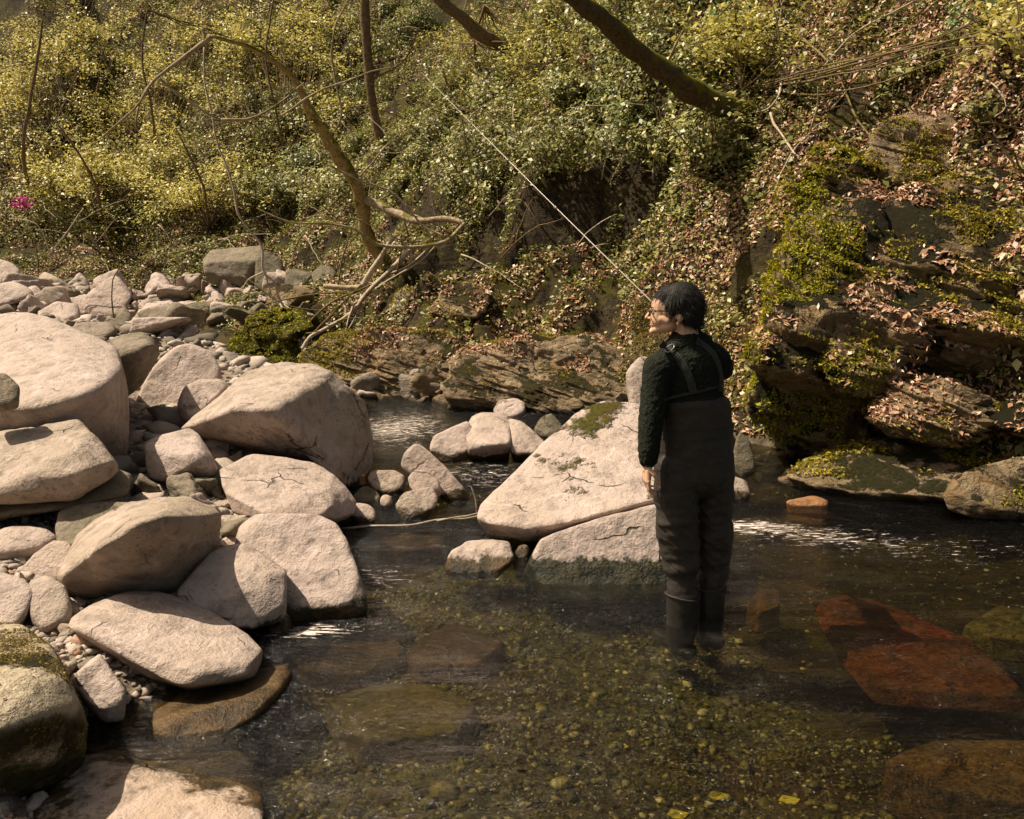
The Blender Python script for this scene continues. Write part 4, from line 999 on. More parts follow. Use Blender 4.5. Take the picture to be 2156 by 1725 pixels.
# leaning mossy tree whose top arches over the stream
Y1 = Yh(808, 560)
make_tree('leaning mossy tree arching to the upper left over the dead branches',
   [(812, 575, Y1 + .1), (805, 545, Y1), (790, 520, Y1 - .1), (768, 480, Y1 - .3), (762, 430, Y1 - .5), (748, 385, Y1 - .7), (700, 305, Y1 - 1.0), (655, 238, Y1 - 1.3), (620, 170, Y1 - 1.6), (575, 128, Y1 - 1.9), (515, 96, Y1 - 2.2), (445, 76, Y1 - 2.5)],
   [32, 28, 26, 26, 27, 27, 26, 22, 13, 11, 9, 7],
   [([(762, 418, Y1 - .5), (800, 432, Y1 - .7), (850, 455, Y1 - 1.0), (885, 466, Y1 - 1.2), (930, 460, Y1 - 1.3), (960, 464, Y1 - 1.4), (978, 470, Y1 - 1.5)], 20, 9),
    ([(978, 470, Y1 - 1.5), (950, 498, Y1 - 1.6), (900, 517, Y1 - 1.7), (800, 518, Y1 - 1.8), (755, 488, Y1 - 1.9), (690, 470, Y1 - 2.0), (610, 465, Y1 - 2.1), (540, 438, Y1 - 2.2)], 10, 3),
    ([(445, 76, Y1 - 2.5), (432, 90, Y1 - 2.5), (385, 120, Y1 - 2.6), (330, 162, Y1 - 2.7), (292, 215, Y1 - 2.8), (215, 290, Y1 - 2.9)], 11, 3),
    ([(330, 162, Y1 - 2.7), (300, 200, Y1 - 2.7), (288, 240, Y1 - 2.8), (285, 265, Y1 - 2.8)], 6, 3),
    ([(432, 90, Y1 - 2.5), (428, 70, Y1 - 2.5), (424, 58, Y1 - 2.5)], 8, 4),
    ([(335, 165, Y1 - 2.7), (380, 200, Y1 - 2.6), (430, 235, Y1 - 2.5), (465, 252, Y1 - 2.4)], 6, 4),
    ([(465, 252, Y1 - 2.4), (530, 248, Y1 - 2.3), (580, 225, Y1 - 2.2), (640, 175, Y1 - 1.8)], 7, 3),
    ([(690, 290, Y1 - 1.1), (720, 240, Y1 - 1.3), (700, 100, Y1 - 1.5), (730, 5, Y1 - 1.6)], 5, 3),
    ([(592, 244, Y1 - 2.6), (680, 188, Y1 - 2.6), (760, 160, Y1 - 2.6), (836, 140, Y1 - 2.6)], 5, 2.5),
    ([(690, 345, Y1 - 1.6), (750, 378, Y1 - 1.5), (815, 400, Y1 - 1.4), (860, 440, Y1 - 1.4), (900, 480, Y1 - 1.4), (940, 500, Y1 - 1.5)], 5, 4),
    ([(760, 370, Y1 - .8), (810, 310, Y1 - .9), (860, 260, Y1 - 1.0)], 4, 2)],
   [(700, 262, Y1 - 1.3, .35), (680, 275, Y1 - 1.2, .3), (640, 270, Y1 - 1.3, .3)], name='leaning_tree', bark='barkmoss', rough=.2)
# straight trunk behind
Y2 = Yh(815, 330)
make_tree('straight brown trunk rising out of the frame behind the leaning tree', [(822, 335, Y2), (805, 300, Y2 - .1), (788, 240, Y2 - .2), (779, 180, Y2 - .3), (774, 110, Y2 - .4), (768, 40, Y2 - .5), (764, -60, Y2 - .6), (750, -300, Y2 - .6)], [22, 19, 17, 18, 19, 19, 18, 14],
   [([(779, 170, Y2 - .3), (850, 125, Y2 - .6), (880, 60, Y2 - .7)], 4, 2)], [(700, -40, Y2 - .6, .5), (850, -60, Y2 - .6, .5)], name='straight_tree', leaf=.05)
Y3 = Yh(1560, 225)
make_tree('thick dark trunk leaning out to the upper left from the leafy slope', [(1600, 245, Y3 - .15), (1555, 232, Y3 - .5), (1500, 215, Y3 - .75), (1450, 190, Y3 - 1.0), (1400, 150, Y3 - 1.2), (1350, 118, Y3 - 1.4), (1300, 72, Y3 - 1.7), (1240, 18, Y3 - 2.0), (1150, -60, Y3 - 2.3), (1050, -180, Y3 - 2.6)],
   [52, 42, 44, 46, 45, 42, 38, 36, 32, 26], [([(1400, 150, Y3 - 1.1), (1420, 100, Y3 - 1.3), (1440, 60, Y3 - 1.4)], 7, 3)], [(1080, -150, Y3 - 2.4, .5)], name='leaning_tree', bark='barkdark', rough=.22)
Y4 = Yh(1080, 130)
make_tree('rough brown trunk slanting down from the top left of the thick dark trunk', [(1085, 105, Y4), (1045, 90, Y4 - .2), (1010, 72, Y4 - .4), (965, 30, Y4 - .6), (925, -5, Y4 - .8), (860, -90, Y4 - 1.0)], [22, 24, 22, 22, 20, 18], [], [(880, -100, Y4 - 1, .4)], name='slanting_tree', rough=.3)
def dead(label, name, specs, mat='twig', cat='branch', group=None):
    ss = []
    for pts, w0, w1 in specs:
        n = len(pts); ss.append(dict(P=path(pts), Rr=[px_r(w0 + (w1 - w0) * i / max(n - 1, 1), pts[i][2]) for i in range(n)], sides=7, step=.06, rough=.2, wob=.02, seed=int(pts[0][0] + pts[0][1])))
    return tag(tubes_obj(name, ss, mat), label, cat, group)
Yd = Yh(760, 620) - .5
dead('thick bare branch leaning from the tree foot down to the split boulder', 'dead_branch', [([(870, 520, Yd + .3), (820, 570, Yd), (775, 615, Yd - .2), (745, 655, Yd - .3), (690, 690, Yd - .6), (650, 712, Yd - .9), (632, 745, Yd - 1.1), (622, 768, Yd - 1.3)], 11, 6), ([(640, 712, Yd - .9), (632, 680, Yd - .8), (610, 650, Yd - .7), (595, 640, Yd - .6)], 5, 3)], 'twig')
dead('pale split branch running up from the broken log toward the dead limb', 'dead_branch', [([(765, 618, Yd), (800, 588, Yd + .1), (860, 560, Yd + .1), (905, 520, Yd + .1)], 8, 4), ([(745, 640, Yd), (820, 590, Yd + .3), (880, 555, Yd + .3), (920, 515, Yd + .3)], 6, 3), ([(760, 610, Yd), (790, 560, Yd), (815, 520, Yd), (830, 500, Yd)], 12, 8)], 'twig')
dead('short broken log with a dark cut end in the tangle of branches', 'broken_log', [([(682, 602, Yd - .25), (720, 605, Yd - .3), (762, 605, Yd - .35)], 11, 14)], 'wood', 'log')
dead('forked thin branch hanging down below the broken log', 'dead_branch', [([(745, 640, Yd - .3), (728, 690, Yd - .6), (735, 720, Yd - .7), (760, 752, Yd - .8)], 5, 2.5), ([(735, 720, Yd - .7), (725, 740, Yd - .7)], 3, 2), ([(760, 620, Yd), (755, 655, Yd - .3), (720, 715, Yd - .6)], 5, 2)], 'twig')
dead('long curved twig bowing across the mossy bank', 'dead_branch', [([(620, 700, Yd - .4), (660, 700, Yd - .5), (720, 672, Yd - .5), (775, 670, Yd - .5), (793, 690, Yd - .5)], 3.5, 2), ([(560, 640, Yd - .2), (660, 620, Yd - .2), (750, 615, Yd - .2), (790, 600, Yd)], 4, 3), ([(510, 580, Yd), (600, 640, Yd), (700, 655, Yd)], 3, 2)], 'twigdark')
dead('thin slanting sticks crossing beneath the leaning tree', 'dead_branch', [([(600, 740, Yd - .8), (640, 690, Yd - .8), (700, 635, Yd - .6), (780, 600, Yd - .4)], 3.5, 4), ([(640, 720, Yd - .6), (700, 660, Yd - .6), (760, 600, Yd - .5)], 3, 4), ([(850, 500, Yd), (835, 575, Yd - .2)], 3, 3), ([(712, 600, Yd - .3), (722, 540, Yd - .3), (745, 470, Yd - .4)], 4, 3)], 'twigdark')
Yv = Y1 - 2.2
dead('pale hanging vine ending in a crooked fork above the moss mound', 'hanging_vine', [([(430, 100, Yv), (432, 170, Yv), (445, 240, Yv), (456, 300, Yv), (478, 350, Yv), (492, 395, Yv), (500, 450, Yv), (525, 485, Yv), (553, 520, Yv), (553, 560, Yv), (560, 580, Yv), (580, 595, Yv), (586, 625, Yv), (600, 650, Yv)], 4, 5),
    ([(556, 572, Yv), (520, 590, Yv), (508, 620, Yv)], 4, 2), ([(560, 580, Yv), (575, 640, Yv), (583, 700, Yv)], 3, 2)], 'twig', 'vine')
dead('thin vine hanging down over the pointed white boulder', 'hanging_vine', [([(218, 480, Yv + .5), (235, 520, Yv + .5), (250, 560, Yv + .5), (236, 588, Yv + .5), (238, 640, Yv + .5), (243, 695, Yv + .5)], 2.5, 3)], 'twigdark', 'vine')
dead('bare twigs with small side shoots above the left gravel', 'dead_branch', [([(20, 460, Yv + 1), (75, 470, Yv + 1), (100, 520, Yv + 1), (112, 560, Yv + 1)], 2.5, 2), ([(175, 440, Yv + 1), (140, 490, Yv + 1), (100, 540, Yv + 1)], 3, 2), ([(135, 490, Yv + 1), (165, 485, Yv + 1)], 2, 1.5)], 'twig')
# sticks in the water and on the right slope
ys = atZ(900, 1104, .03)[1]
dead('long pale forked stick lying in the water left of the speckled boulder', 'stick', [([(715, 1113, ys), (780, 1108, ys), (860, 1106, ys), (920, 1095, ys + .05), (980, 1092, ys + .05), (1020, 1082, ys + .1)], 5, 3), ([(920, 1097, ys), (960, 1088, ys + .05), (1005, 1080, ys + .1), (1050, 1050, ys + .2)], 3.5, 2), ([(1003, 1078, ys + .1), (1000, 1050, ys + .1), (992, 1025, ys + .1)], 2.5, 1.5)], 'twig', 'stick')
for lab, pts, w in [
    ('white dead branch dangling on the leafy slope right of the big trunk', [(1622, 238), (1632, 262), (1655, 295), (1675, 325)], 6),
    ('bent white root at the foot of the big trunk', [(1645, 175), (1640, 200), (1618, 228), (1580, 238)], 5),
    ('white broken stump standing at the upper right', [(2098, 108), (2100, 80), (2096, 45)], 14),
    ('pale arching roots in the upper right corner', [(2055, 160), (2100, 185), (2118, 225), (2095, 245)], 4),
    ('thin leaning pole crossing the leaves at the top right', [(1930, 0), (1815, 60), (1760, 110), (1700, 180)], 4),
    ('dark thin sapling slanting through the leaf litter', [(1690, 80), (1760, 150), (1800, 240), (1850, 310)], 5),
    ('pale crooked branch in the middle of the green slope', [(1060, 188), (1110, 186), (1130, 190), (1150, 180), (1180, 192)], 4.5),
    ('thin sloping branch right of the pale leaved young tree', [(1110, 155), (1150, 140), (1200, 123)], 3.5),
]:
    dead(lab, 'dead_branch', [([(x, y, Yh(x, y) - .22) for x, y in pts], w, w * .6)], 'twigdark' if 'dark' in lab else 'twig')
# wild bare twigs everywhere on the slope
sp3 = []
for i in range(460):
    x = rng.uniform(-50, 2200) if i % 2 else rng.uniform(-50, 1100); y = rng.uniform(0, 560 if x < 1300 else 420)
    if x > 1650 and rng.uniform() < .4: continue
    p = hit(x, y)
    if p[1] > 24: continue
    d = np.array([rng.normal(-.1, .7), -abs(rng.normal(.35, .3)), rng.normal(.45, .5)]); d /= np.linalg.norm(d); L = rng.uniform(.35, 1.3)
    q = p + np.array([0, -.05 - rng.uniform(0, .6), rng.uniform(0, .3)]) if x < 1100 else p + np.array([0, -.05, 0])
    sag = rng.normal(0, .18, 3)
    sp3.append(dict(P=[q, q + d * L * .5 + sag * .5, q + d * L + sag * 1.4 - np.array([0, 0, .12])], Rr=[.012, .009, .004], sides=5, step=.12, rough=0, wob=.08, seed=i))
tag(tubes_obj('bare_twigs', sp3[::2], 'twig'), 'tangle of pale bare twigs over the slope', 'twigs', kind='stuff')
tag(tubes_obj('bare_twigs', sp3[1::2], 'twigdark'), 'tangle of brown bare twigs over the slope', 'twigs', kind='stuff')

# shrubs
def shrub(x, y, r, mat, label, group, n=420, leaf=.05, out=.35, flat=.8):
    p = hit(x, y) + np.array([0, -out * r, .25 * r])
    root = empty('shrub'); root.location = p; tag(root, label, 'shrub', group)
    d = rng.normal(size=(n * 2, 3)); d /= np.linalg.norm(d, axis=1)[:, None]
    q = d * (rng.uniform(0, 1, (n * 2, 1)) ** .45) * r * np.array([1.15, .8, flat])
    k = fbm((q + p) * 4.2, 33, 3) > -.10
    q = q[k][:n]; d = d[k][:n]
    nr = d * .55 + np.array([-.15, -.35, .75])
    leaf_obj('foliage', q, nr, leaf, mat, root, aspect=.55, jitter=.4, shift=rng.uniform(-.12, .15))
    ss = []
    for i in range(5):
        e = rng.normal(size=3); e[2] = abs(e[2]); e /= np.linalg.norm(e)
        ss.append(dict(P=[p + np.array([0, .3 * r, -.4 * r]), p + e * r * .4, p + e * r * .9], Rr=[.012, .008, .003], sides=5, step=.2, rough=0, wob=.03, seed=i))
    o = tubes_obj('stems', ss, 'twigdark', root)
    return root
random.seed(11)
for (x, y, r) in [(545, 415, .5), (600, 405, .55), (655, 400, .5), (705, 398, .5), (1010, 318, .5), (1080, 322, .5), (1150, 318, .55), (1230, 312, .5), (1310, 318, .5), (1380, 322, .45)]:
    shrub(x, y, r, 'green', near(x, y, 'overhanging green shrub'), 'green shrubs on the middle slope', n=620, leaf=.064, out=1.1)
for i in range(88):
    x = random.uniform(560, 1600); y = random.uniform(-20, 430)
    if x > 1250 and y > 330: continue
    if x > 1380 and y < 120 and random.random() < .5: continue
    rr_ = random.uniform(.28, .6)
    shrub(x, y, rr_, 'green', near(x, y, ('small' if rr_ < .38 else 'medium' if rr_ < .5 else 'large') + ' green shrub'), 'green shrubs on the middle slope', n=480, leaf=.066)
for i in range(40):
    x, y, rr_, mt = random.uniform(-40, 620), random.uniform(60, 520), random.uniform(.35, .75), random.choice(['green', 'green', 'maple'])
    if x > 400 and y > 400: y -= 130
    shrub(x, y, rr_, mt, near(x, y, ('small' if rr_ < .46 else 'medium' if rr_ < .58 else 'large') + (' green bush' if mt == 'green' else ' yellow bush')), 'bushes on the left slope', n=430, leaf=.060, flat=.8)
for (x, y, r, lab) in [(900, 50, .5, 'cool green bush near the top beside the slanting trunk'), (1045, 90, .45, 'blue green bush right of the slanting trunk'), (1330, 280, .45, 'bright cool green clump left of the big trunk foot'), (1290, 215, .4, 'dark green bush below the big leaning trunk'), (640, 350, .5, 'round green bush over the dark hollow'), (540, 400, .5, 'green bush drooping over the hollow edge'), (1540, 60, .4, 'light green bush at the top beyond the big trunk'), (2060, 60, .4, 'green bush beside the white broken stump')]:
    shrub(x, y, r, 'blue', lab, None, n=520, leaf=.05)
for (x, y, lab) in [(1870, 230, 'small bright fern on the right slope above the fractured outcrop'), (1940, 140, 'fern with broad leaves below the top right corner'), (1890, 170, 'fern left of the pale arching roots'), (2050, 245, 'fern just right of the fractured outcrop'), (2050, 560, 'small green fern in the cliff cleft'), (1880, 585, 'green weed growing on the mossy nose'), (1950, 820, 'green tuft on the slanting ledge')]:
    o = shrub(x, y, .2, 'green', lab, None, n=90, leaf=.07, flat=.5, out=.6); o.name = 'fern'; o['category'] = 'fern'
o = shrub(48, 430, .22, 'pink', 'small pink flowering azalea at the left edge', None, n=220, leaf=.05, out=.4); o.name = 'azalea'
az = atY(48, 428, Yh(48, 428) - 2.4); o.location = az
azg = np.array([az[0], az[1] + .3, float(hz(np.array([az[0]]), np.array([az[1] + .3]))[0])])
tubes_obj('stems', [dict(P=[azg, (azg + az) / 2 + np.array([.08, 0, 0]), az], Rr=[.016, .012, .006], sides=6, step=.1, rough=0, wob=.03, seed=4)], 'twigdark', o)
# yellow leaves on the stream bed and a small red tile
for i, (x, y, lab) in enumerate([(1510, 1676, 'yellow leaf on the stream bed near the bottom'), (1660, 1685, 'small yellow leaf right of the dark sunken pebble'), (1425, 1715, 'yellow leaf at the bottom edge of the water')]):
    p = atZ(x, y, -.02); a = .035
    V = [p + np.array(v) for v in [(-a, 0, 0), (-a * .4, -a * .7, .004), (a * .5, -a * .6, 0), (a * 1.2, 0, .006), (a * .5, a * .6, 0), (-a * .4, a * .7, .004)]]
    o = mesh_obj('fallen_leaf', np.array(V) - p, [[0, 1, 2, 3, 4, 5]], M['yellowleaf'], attr=[.5] * 6); o.location = p; tag(o, lab, 'leaf')

# ------------------------------------------------------------------ the angler
from mathutils.bvhtree import BVHTree
def pmat(name, colr, rough=.9, bump=(60, .4, .004), spec=.2, var=.35, **kw):
    m, nt, out = mat_new(name); N = NB(nt)
    pos = N.n('ShaderNodeNewGeometry').outputs['Position']
    n = N.noise(pos, bump[0], 4, .7)
    c = N.mix(N.ramp(n, [(.3, 0), (.7, 1)]), tuple(x * (1 - var) for x in colr), tuple(min(x * (1 + var), 1) for x in colr))
    N.princ(out, c, rough, N.bump(n, bump[1], bump[2]), spec, **kw); return m
M['skin'] = pmat('skin', (.66, .41, .27), .55, (120, .15, .002), .35, .06, Subsurface_Weight=.1)
M['hair'] = pmat('black_hair', (.012, .010, .008), .6, (200, .4, .003), .2)
M['fleece'] = pmat('dark_green_fleece', (.022, .025, .018), .95, (95, 1.0, .012), .1, .6)
M['wader'] = pmat('dark_brown_wader_cloth', (.028, .022, .017), .6, (14, .5, .012), .35, .25)
M['strap'] = pmat('dark_strap', (.032, .032, .025), .7, (150, .3, .002), .3)
M['black'] = pmat('black_plastic', (.012, .012, .012), .3, (40, .1, .001), .5)
M['metal'] = pmat('buckle_metal', (.5, .5, .48), .35, (40, .1, .001), .5, .05, Metallic=.6)
M['lip'] = pmat('lips', (.42, .17, .13), .5, (120, .1, .001), .35, .05)
M['cuff'] = pmat('pale_shirt_cuff', (.55, .48, .42), .9)
M['rod'] = pmat('glossy_rod_blank', (.25, .205, .175), .3, (40, .1, .001), .6, .1)
M['boot'] = pmat('wet_black_boot', (.022, .020, .017), .32, (25, .4, .006), .5)

def blobs(prims):
    V = []; F = []; n = 0
    D, _, _ = ico(3)
    for p0, r0, p1, r1, scl in prims:
        sc3 = np.array(scl)
        pts = np.concatenate([np.array(p0) + D * r0 * sc3, np.array(p1) + D * r1 * sc3])
        bm = bmesh.new()
        for q in pts: bm.verts.new(q)
        bmesh.ops.convex_hull(bm, input=bm.verts)
        for v in [v for v in bm.verts if not v.link_faces]: bm.verts.remove(v)
        bmesh.ops.triangulate(bm, faces=bm.faces)
        bm.verts.index_update()
        vv = np.array([v.co[:] for v in bm.verts]); ff = np.array([[v.index for v in f.verts] for f in bm.faces]); bm.free()
        V.append(vv); F.append(ff + n); n += len(vv)
    return np.concatenate(V), np.concatenate(F)

def fused(name, prims, voxel, mat, parent, smooth_it=3, disp=None):
    V, F = blobs(prims)
    o = mesh_obj(name + '_tmp', V, F, M[mat])
    md = o.modifiers.new('r', 'REMESH'); md.mode = 'VOXEL'; md.voxel_size = voxel
    dg = bpy.context.evaluated_depsgraph_get(); dg.update()
    ev = o.evaluated_get(dg); me = ev.to_mesh()
    n = len(me.vertices); W = np.zeros(n * 3); me.vertices.foreach_get('co', W); W = W.reshape(-1, 3)
    E = np.zeros(len(me.edges) * 2, dtype=np.int64); me.edges.foreach_get('vertices', E); E = E.reshape(-1, 2)
    me.calc_loop_triangles(); T = np.zeros(len(me.loop_triangles) * 3, dtype=np.int64); me.loop_triangles.foreach_get('vertices', T); T = T.reshape(-1, 3)
    ev.to_mesh_clear(); bpy.data.objects.remove(o)
    W = smooth_v(W, E, smooth_it)
    if disp is not None:
        a, b_, c = W[T[:, 0]], W[T[:, 1]], W[T[:, 2]]; fn = np.cross(b_ - a, c - a)
        vn = np.stack([sum(np.bincount(T[:, k], fn[:, ax], n) for k in range(3)) for ax in range(3)], 1)
        vn /= np.linalg.norm(vn, axis=1)[:, None] + 1e-12
        W = W + vn * disp(W)[:, None]
    ob = mesh_obj(name, W - np.array(parent.location) if parent else W, T, M[mat], parent)
    return ob, W, T

YP = 4.0
def Q(x, y, d=0.): return atY(x, y, YP + d)
I3 = (1, 1, 1)
angler = empty('person'); angler.location = (Q(1462, 1300)[0], YP, -.12)
tag(angler, 'dark haired angler in green fleece and dark waders standing in the stream, head turned left', 'person')
# head frame
Fv = np.array([-.985, .17, -.03]); Fv /= np.linalg.norm(Fv); Uv = np.array([-.02, 0, 1.]); Sv = np.cross(Uv, Fv); Sv /= np.linalg.norm(Sv); Sv = -Sv if Sv[1] > 0 else Sv
Uv = np.cross(Fv, Sv); Uv = Uv if Uv[2] > 0 else -Uv
HC = Q(1428, 655)
def H(f, u, s_=0.): return HC + Fv * f + Uv * u + Sv * s_
zs = 1.0
head = [
 (H(.005, .022), .094, H(-.012, .018), .094, (1.04, .80, 1.0)),
 (H(.070, .028), .058, H(.082, -.035), .050, (.95, .98, 1)),
 (H(.040, -.060, .024), .036, H(.108, -.086, .004), .020, I3), (H(.040, -.060, -.024), .036, H(.108, -.086, -.004), .020, I3),
 (H(.120, .006, .018), .012, H(.120, .006, -.018), .012, I3),
 (H(.128, .000), .008, H(.147, -.027), .0088, I3), (H(.134, -.031, .008), .0065, H(.134, -.031, -.008), .0065, I3),
 (H(.122, -.054, .012), .0065, H(.122, -.054, -.012), .0065, I3), (H(.126, -.055), .006, H(.125, -.054), .006, I3),
 (H(.121, -.068, .011), .0065, H(.121, -.068, -.011), .0065, I3), (H(.124, -.068), .006, H(.124, -.067), .006, I3),
 (H(.119, -.092, .006), .015, H(.119, -.092, -.006), .015, I3),
 (H(.075, -.03, .036), .022, H(.05, -.04, .040), .024, I3), (H(.075, -.03, -.036), .022, H(.05, -.04, -.040), .024, I3),
 (H(-.030, -.050), .052, H(-.055, -.20), .058, (1.05, .95, 1)),
]
for sg in (1, -1):
    head += [(H(-.004, -.018, .074 * sg), .015, H(-.008, -.026, .079 * sg), .014, (1.1, .45, 1.25)), (H(.002, -.050, .075 * sg), .009, H(.001, -.058, .074 * sg), .008, (1, .6, 1))]
# arms, hands, trunk and legs under the clothes
hipL, hipR = Q(1428, 995, -.02), Q(1500, 995, .06)
kneeL, kneeR = Q(1430, 1150, -.03), Q(1500, 1145, .07)
footL, footR = Q(1436, 1312, -.05), Q(1493, 1290, .06)
footL[2] = -.13; footR[2] = -.13
shL, shR = Q(1384, 775, -.08), Q(1508, 757, .09)
elL, elR = Q(1372, 868, -.11), Q(1520, 776, .33)
wrL, wrR = Q(1365, 975, -.13), Q(1462, 728, .42)
body = head + [
 (Q(1445, 760), .115, Q(1462, 900), .115, (1.15, .75, 1)), (Q(1462, 900), .115, Q(1465, 985), .13, (1.15, .78, 1)),
 (shL, .05, shR, .05, I3), (shL, .05, elL, .038, I3), (elL, .038, wrL, .024, I3), (shR, .05, elR, .038, I3), (elR, .038, wrR, .024, I3),
 (hipL, .08, kneeL, .055, I3), (kneeL, .055, footL, .042, I3), (hipR, .08, kneeR, .055, I3), (kneeR, .055, footR, .042, I3)]
def hand(w, fd, pd, sd, curl, k=1.):
    """w wrist, fd finger direction, pd palm normal (side the fingers close to), sd direction from little finger to index"""
    fd, pd, sd = [np.array(v, float) / np.linalg.norm(v) for v in (fd, pd, sd)]
    out = [(w, .023, w + fd * .03, .024, I3), (w + fd * .03 + sd * .014, .018, w + fd * .083 + sd * .026, .0135, I3), (w + fd * .03 - sd * .014, .018, w + fd * .078 - sd * .028, .013, I3), (w + fd * .03, .02, w + fd * .082, .0145, I3)]
    for i, (o_, L) in enumerate([(-.033, .78), (-.0115, .93), (.0105, 1.0), (.032, .92)]):
        p = w + fd * (.082 + .004 * (i in (1, 2))) + sd * o_; a = .25 + .1 * (3 - i)
        for seg, (ln, r0, r1) in enumerate([(.040, .0098, .0088), (.026, .0088, .0080), (.020, .0080, .0066)]):
            d = fd * math.cos(a) + pd * math.sin(a); q = p + d * ln * 1.12 * L * k
            out.append((p, r0, q, r1, I3)); p = q; a += curl
    t0 = w + fd * .028 + sd * .026; t1 = t0 + (fd * .55 + sd * .45 + pd * .55) * .036; t2 = t1 + (fd * .80 + sd * .05 + pd * .55) * .032; t3 = t2 + (fd * .9 - sd * .15 + pd * .4) * .022
    out += [(t0, .014, t1, .0115, I3), (t1, .0115, t2, .010, I3), (t2, .010, t3, .008, I3)]
    return out
body += hand(wrL, (-.10, 0, -1), (1, .25, .05), (.22, -.95, 0), .42)
body += hand(wrR, (-.9, .25, .35), (-.2, -.3, .9), (.3, -.5, .7), 1.15, .9)
body_o, BW, BT = fused('body', body, .0032, 'skin', angler, 2)

def fleece_d(W): return .007 * fbm(W * 7, 3, 3) + .003 * fbm(W * 38, 4, 3) + .004 * fbm(W * 110, 5, 2)
jacket, JW, JT = fused('jacket', [
 (Q(1442, 775), .145, Q(1458, 880), .145, (1.14, .80, 1)), (Q(1458, 880), .145, Q(1462, 930), .145, (1.14, .82, 1)),
 (Q(1400, 765, -.06), .072, Q(1495, 752, .07), .074, I3), (Q(1425, 735, -.02), .066, Q(1472, 728, .04), .068, I3), (Q(1437, 716), .066, Q(1440, 732), .082, (1, .95, 1)),
 (Q(1452, 706, .02), .060, Q(1446, 716), .07, I3),
 (shL, .068, elL, .062, I3), (elL, .062, Q(1366, 948, -.13), .053, I3), (Q(1366, 948, -.13), .053, Q(1365, 966, -.13), .046, I3),
 (shR, .068, elR, .060, I3), (elR, .060, Q(1470, 735, .41), .045, I3)], .006, 'fleece', angler, 3, fleece_d)
def wrinkle(W):
    z = W[:, 2]; a = fbm(np.stack([W[:, 0] * 5 + z * 3, W[:, 1] * 5, z * 11 + W[:, 0] * 9], 1), 8, 4)
    b_ = fbm(np.stack([W[:, 0] * 3 - z * 6, W[:, 1] * 4, z * 9], 1), 18, 3)
    k = .35 + .65 * np.exp(-((z - .48) / .28) ** 2)
    rd = (1 - np.abs(a) * 2.2).clip(0, 1) ** 3
    return (.007 * rd + .030 * b_) * k + .003 * fbm(W * 30, 9, 2)
waders, WW, WT = fused('waders', [
 (Q(1458, 850), .155, Q(1462, 915), .150, (1.18, .80, .45)), (Q(1462, 900), .150, Q(1466, 985), .155, (1.20, .82, 1)),
 (Q(1420, 990, -.03), .100, Q(1424, 1045, -.04), .104, I3), (Q(1506, 990, .05), .098, Q(1503, 1045, .06), .100, I3),
 (Q(1424, 1045, -.04), .104, kneeL, .090, I3), (kneeL, .090, Q(1436, 1225, -.045), .080, I3), (Q(1436, 1225, -.045), .080, Q(1436, 1262, -.05), .074, I3),
 (Q(1503, 1045, .06), .100, kneeR, .088, I3), (kneeR, .088, Q(1494, 1225, .06), .074, I3), (Q(1494, 1225, .06), .074, Q(1493, 1250, .06), .070, I3)], .006, 'wader', angler, 3, wrinkle)
fb = np.array([-.5, .85, 0.])
for nm, ft, yb_ in (('boot', footL, 1258), ('boot', footR, 1240)):
    topp = Q(1437, 1255, -.05) if ft is footL else Q(1493, 1240, .06)
    lo_ = ft.copy(); toe = ft + fb * .17; heel = ft - fb * .05
    boot, _, _ = fused(nm, [(topp, .081, ft + np.array([0, 0, .12]), .076, I3), (ft + np.array([0, 0, .12]), .076, ft, .062, I3), (heel, .05, toe, .042, (1, 1, .8))], .007, 'boot', angler, 3, lambda W: .004 * fbm(W * 14, 12, 3))
    # rim where the boot ends over the wader leg
    an = np.linspace(0, 2 * np.pi, 24); rim = [topp + np.array([math.cos(t) * .083, math.sin(t) * .083, .012 + .008 * math.sin(2 * t)]) for t in an]
    rim_o = tubes_obj('boot_rim', [dict(P=rim, Rr=[.006] * 24, sides=6, step=.03, rough=0)], 'wader', angler)
# hair: cap plus strands
hairp = [(H(-.012, .038), .100, H(-.022, .030), .098, (1.06, .86, 1.0)), (H(-.065, -.005), .058, H(-.070, -.045), .046, (1, 1.15, 1)), (H(.050, .070), .052, H(.078, .062), .036, (1, 1.25, 1)),
 (H(.030, .030, .050), .036, H(.022, .012, .058), .026, I3), (H(.030, .030, -.050), .036, H(.022, .012, -.058), .026, I3), (H(.034, .008, .062), .012, H(.028, -.016, .063), .007, I3),
 (H(-.035, -.005, .052), .034, H(-.045, -.045, .046), .024, I3), (H(-.035, -.005, -.052), .034, H(-.045, -.045, -.046), .024, I3)]
hair, HW, HT = fused('hair', hairp, .004, 'hair', angler, 3, lambda W: .0035 * fbm(np.stack([W[:, 0] * 22, W[:, 1] * 60, W[:, 2] * 22], 1), 2, 3))
Pq, Nq = on_mesh(HW, HT, 2600, -.9)
d = -Uv * .9 + Fv * np.clip((Pq - HC) @ Fv * 9, -.8, .9)[:, None] + Nq * .35 + rng.normal(0, .28, Pq.shape); d -= Nq * (d * Nq).sum(1)[:, None] * .75; d /= np.linalg.norm(d, axis=1)[:, None]
Ls = rng.uniform(.022, .046, (len(Pq), 1)); sd_ = np.cross(d, Nq)
Vh = np.stack([Pq - Nq * .002 + sd_ * .0016, Pq - Nq * .002 - sd_ * .0016, Pq + d * Ls + Nq * rng.uniform(.001, .009, Ls.shape)], 1).reshape(-1, 3)
mesh_obj('hair_strands', Vh - np.array(angler.location), np.arange(len(Vh)).reshape(-1, 3), M['hair'], angler, smooth=False)
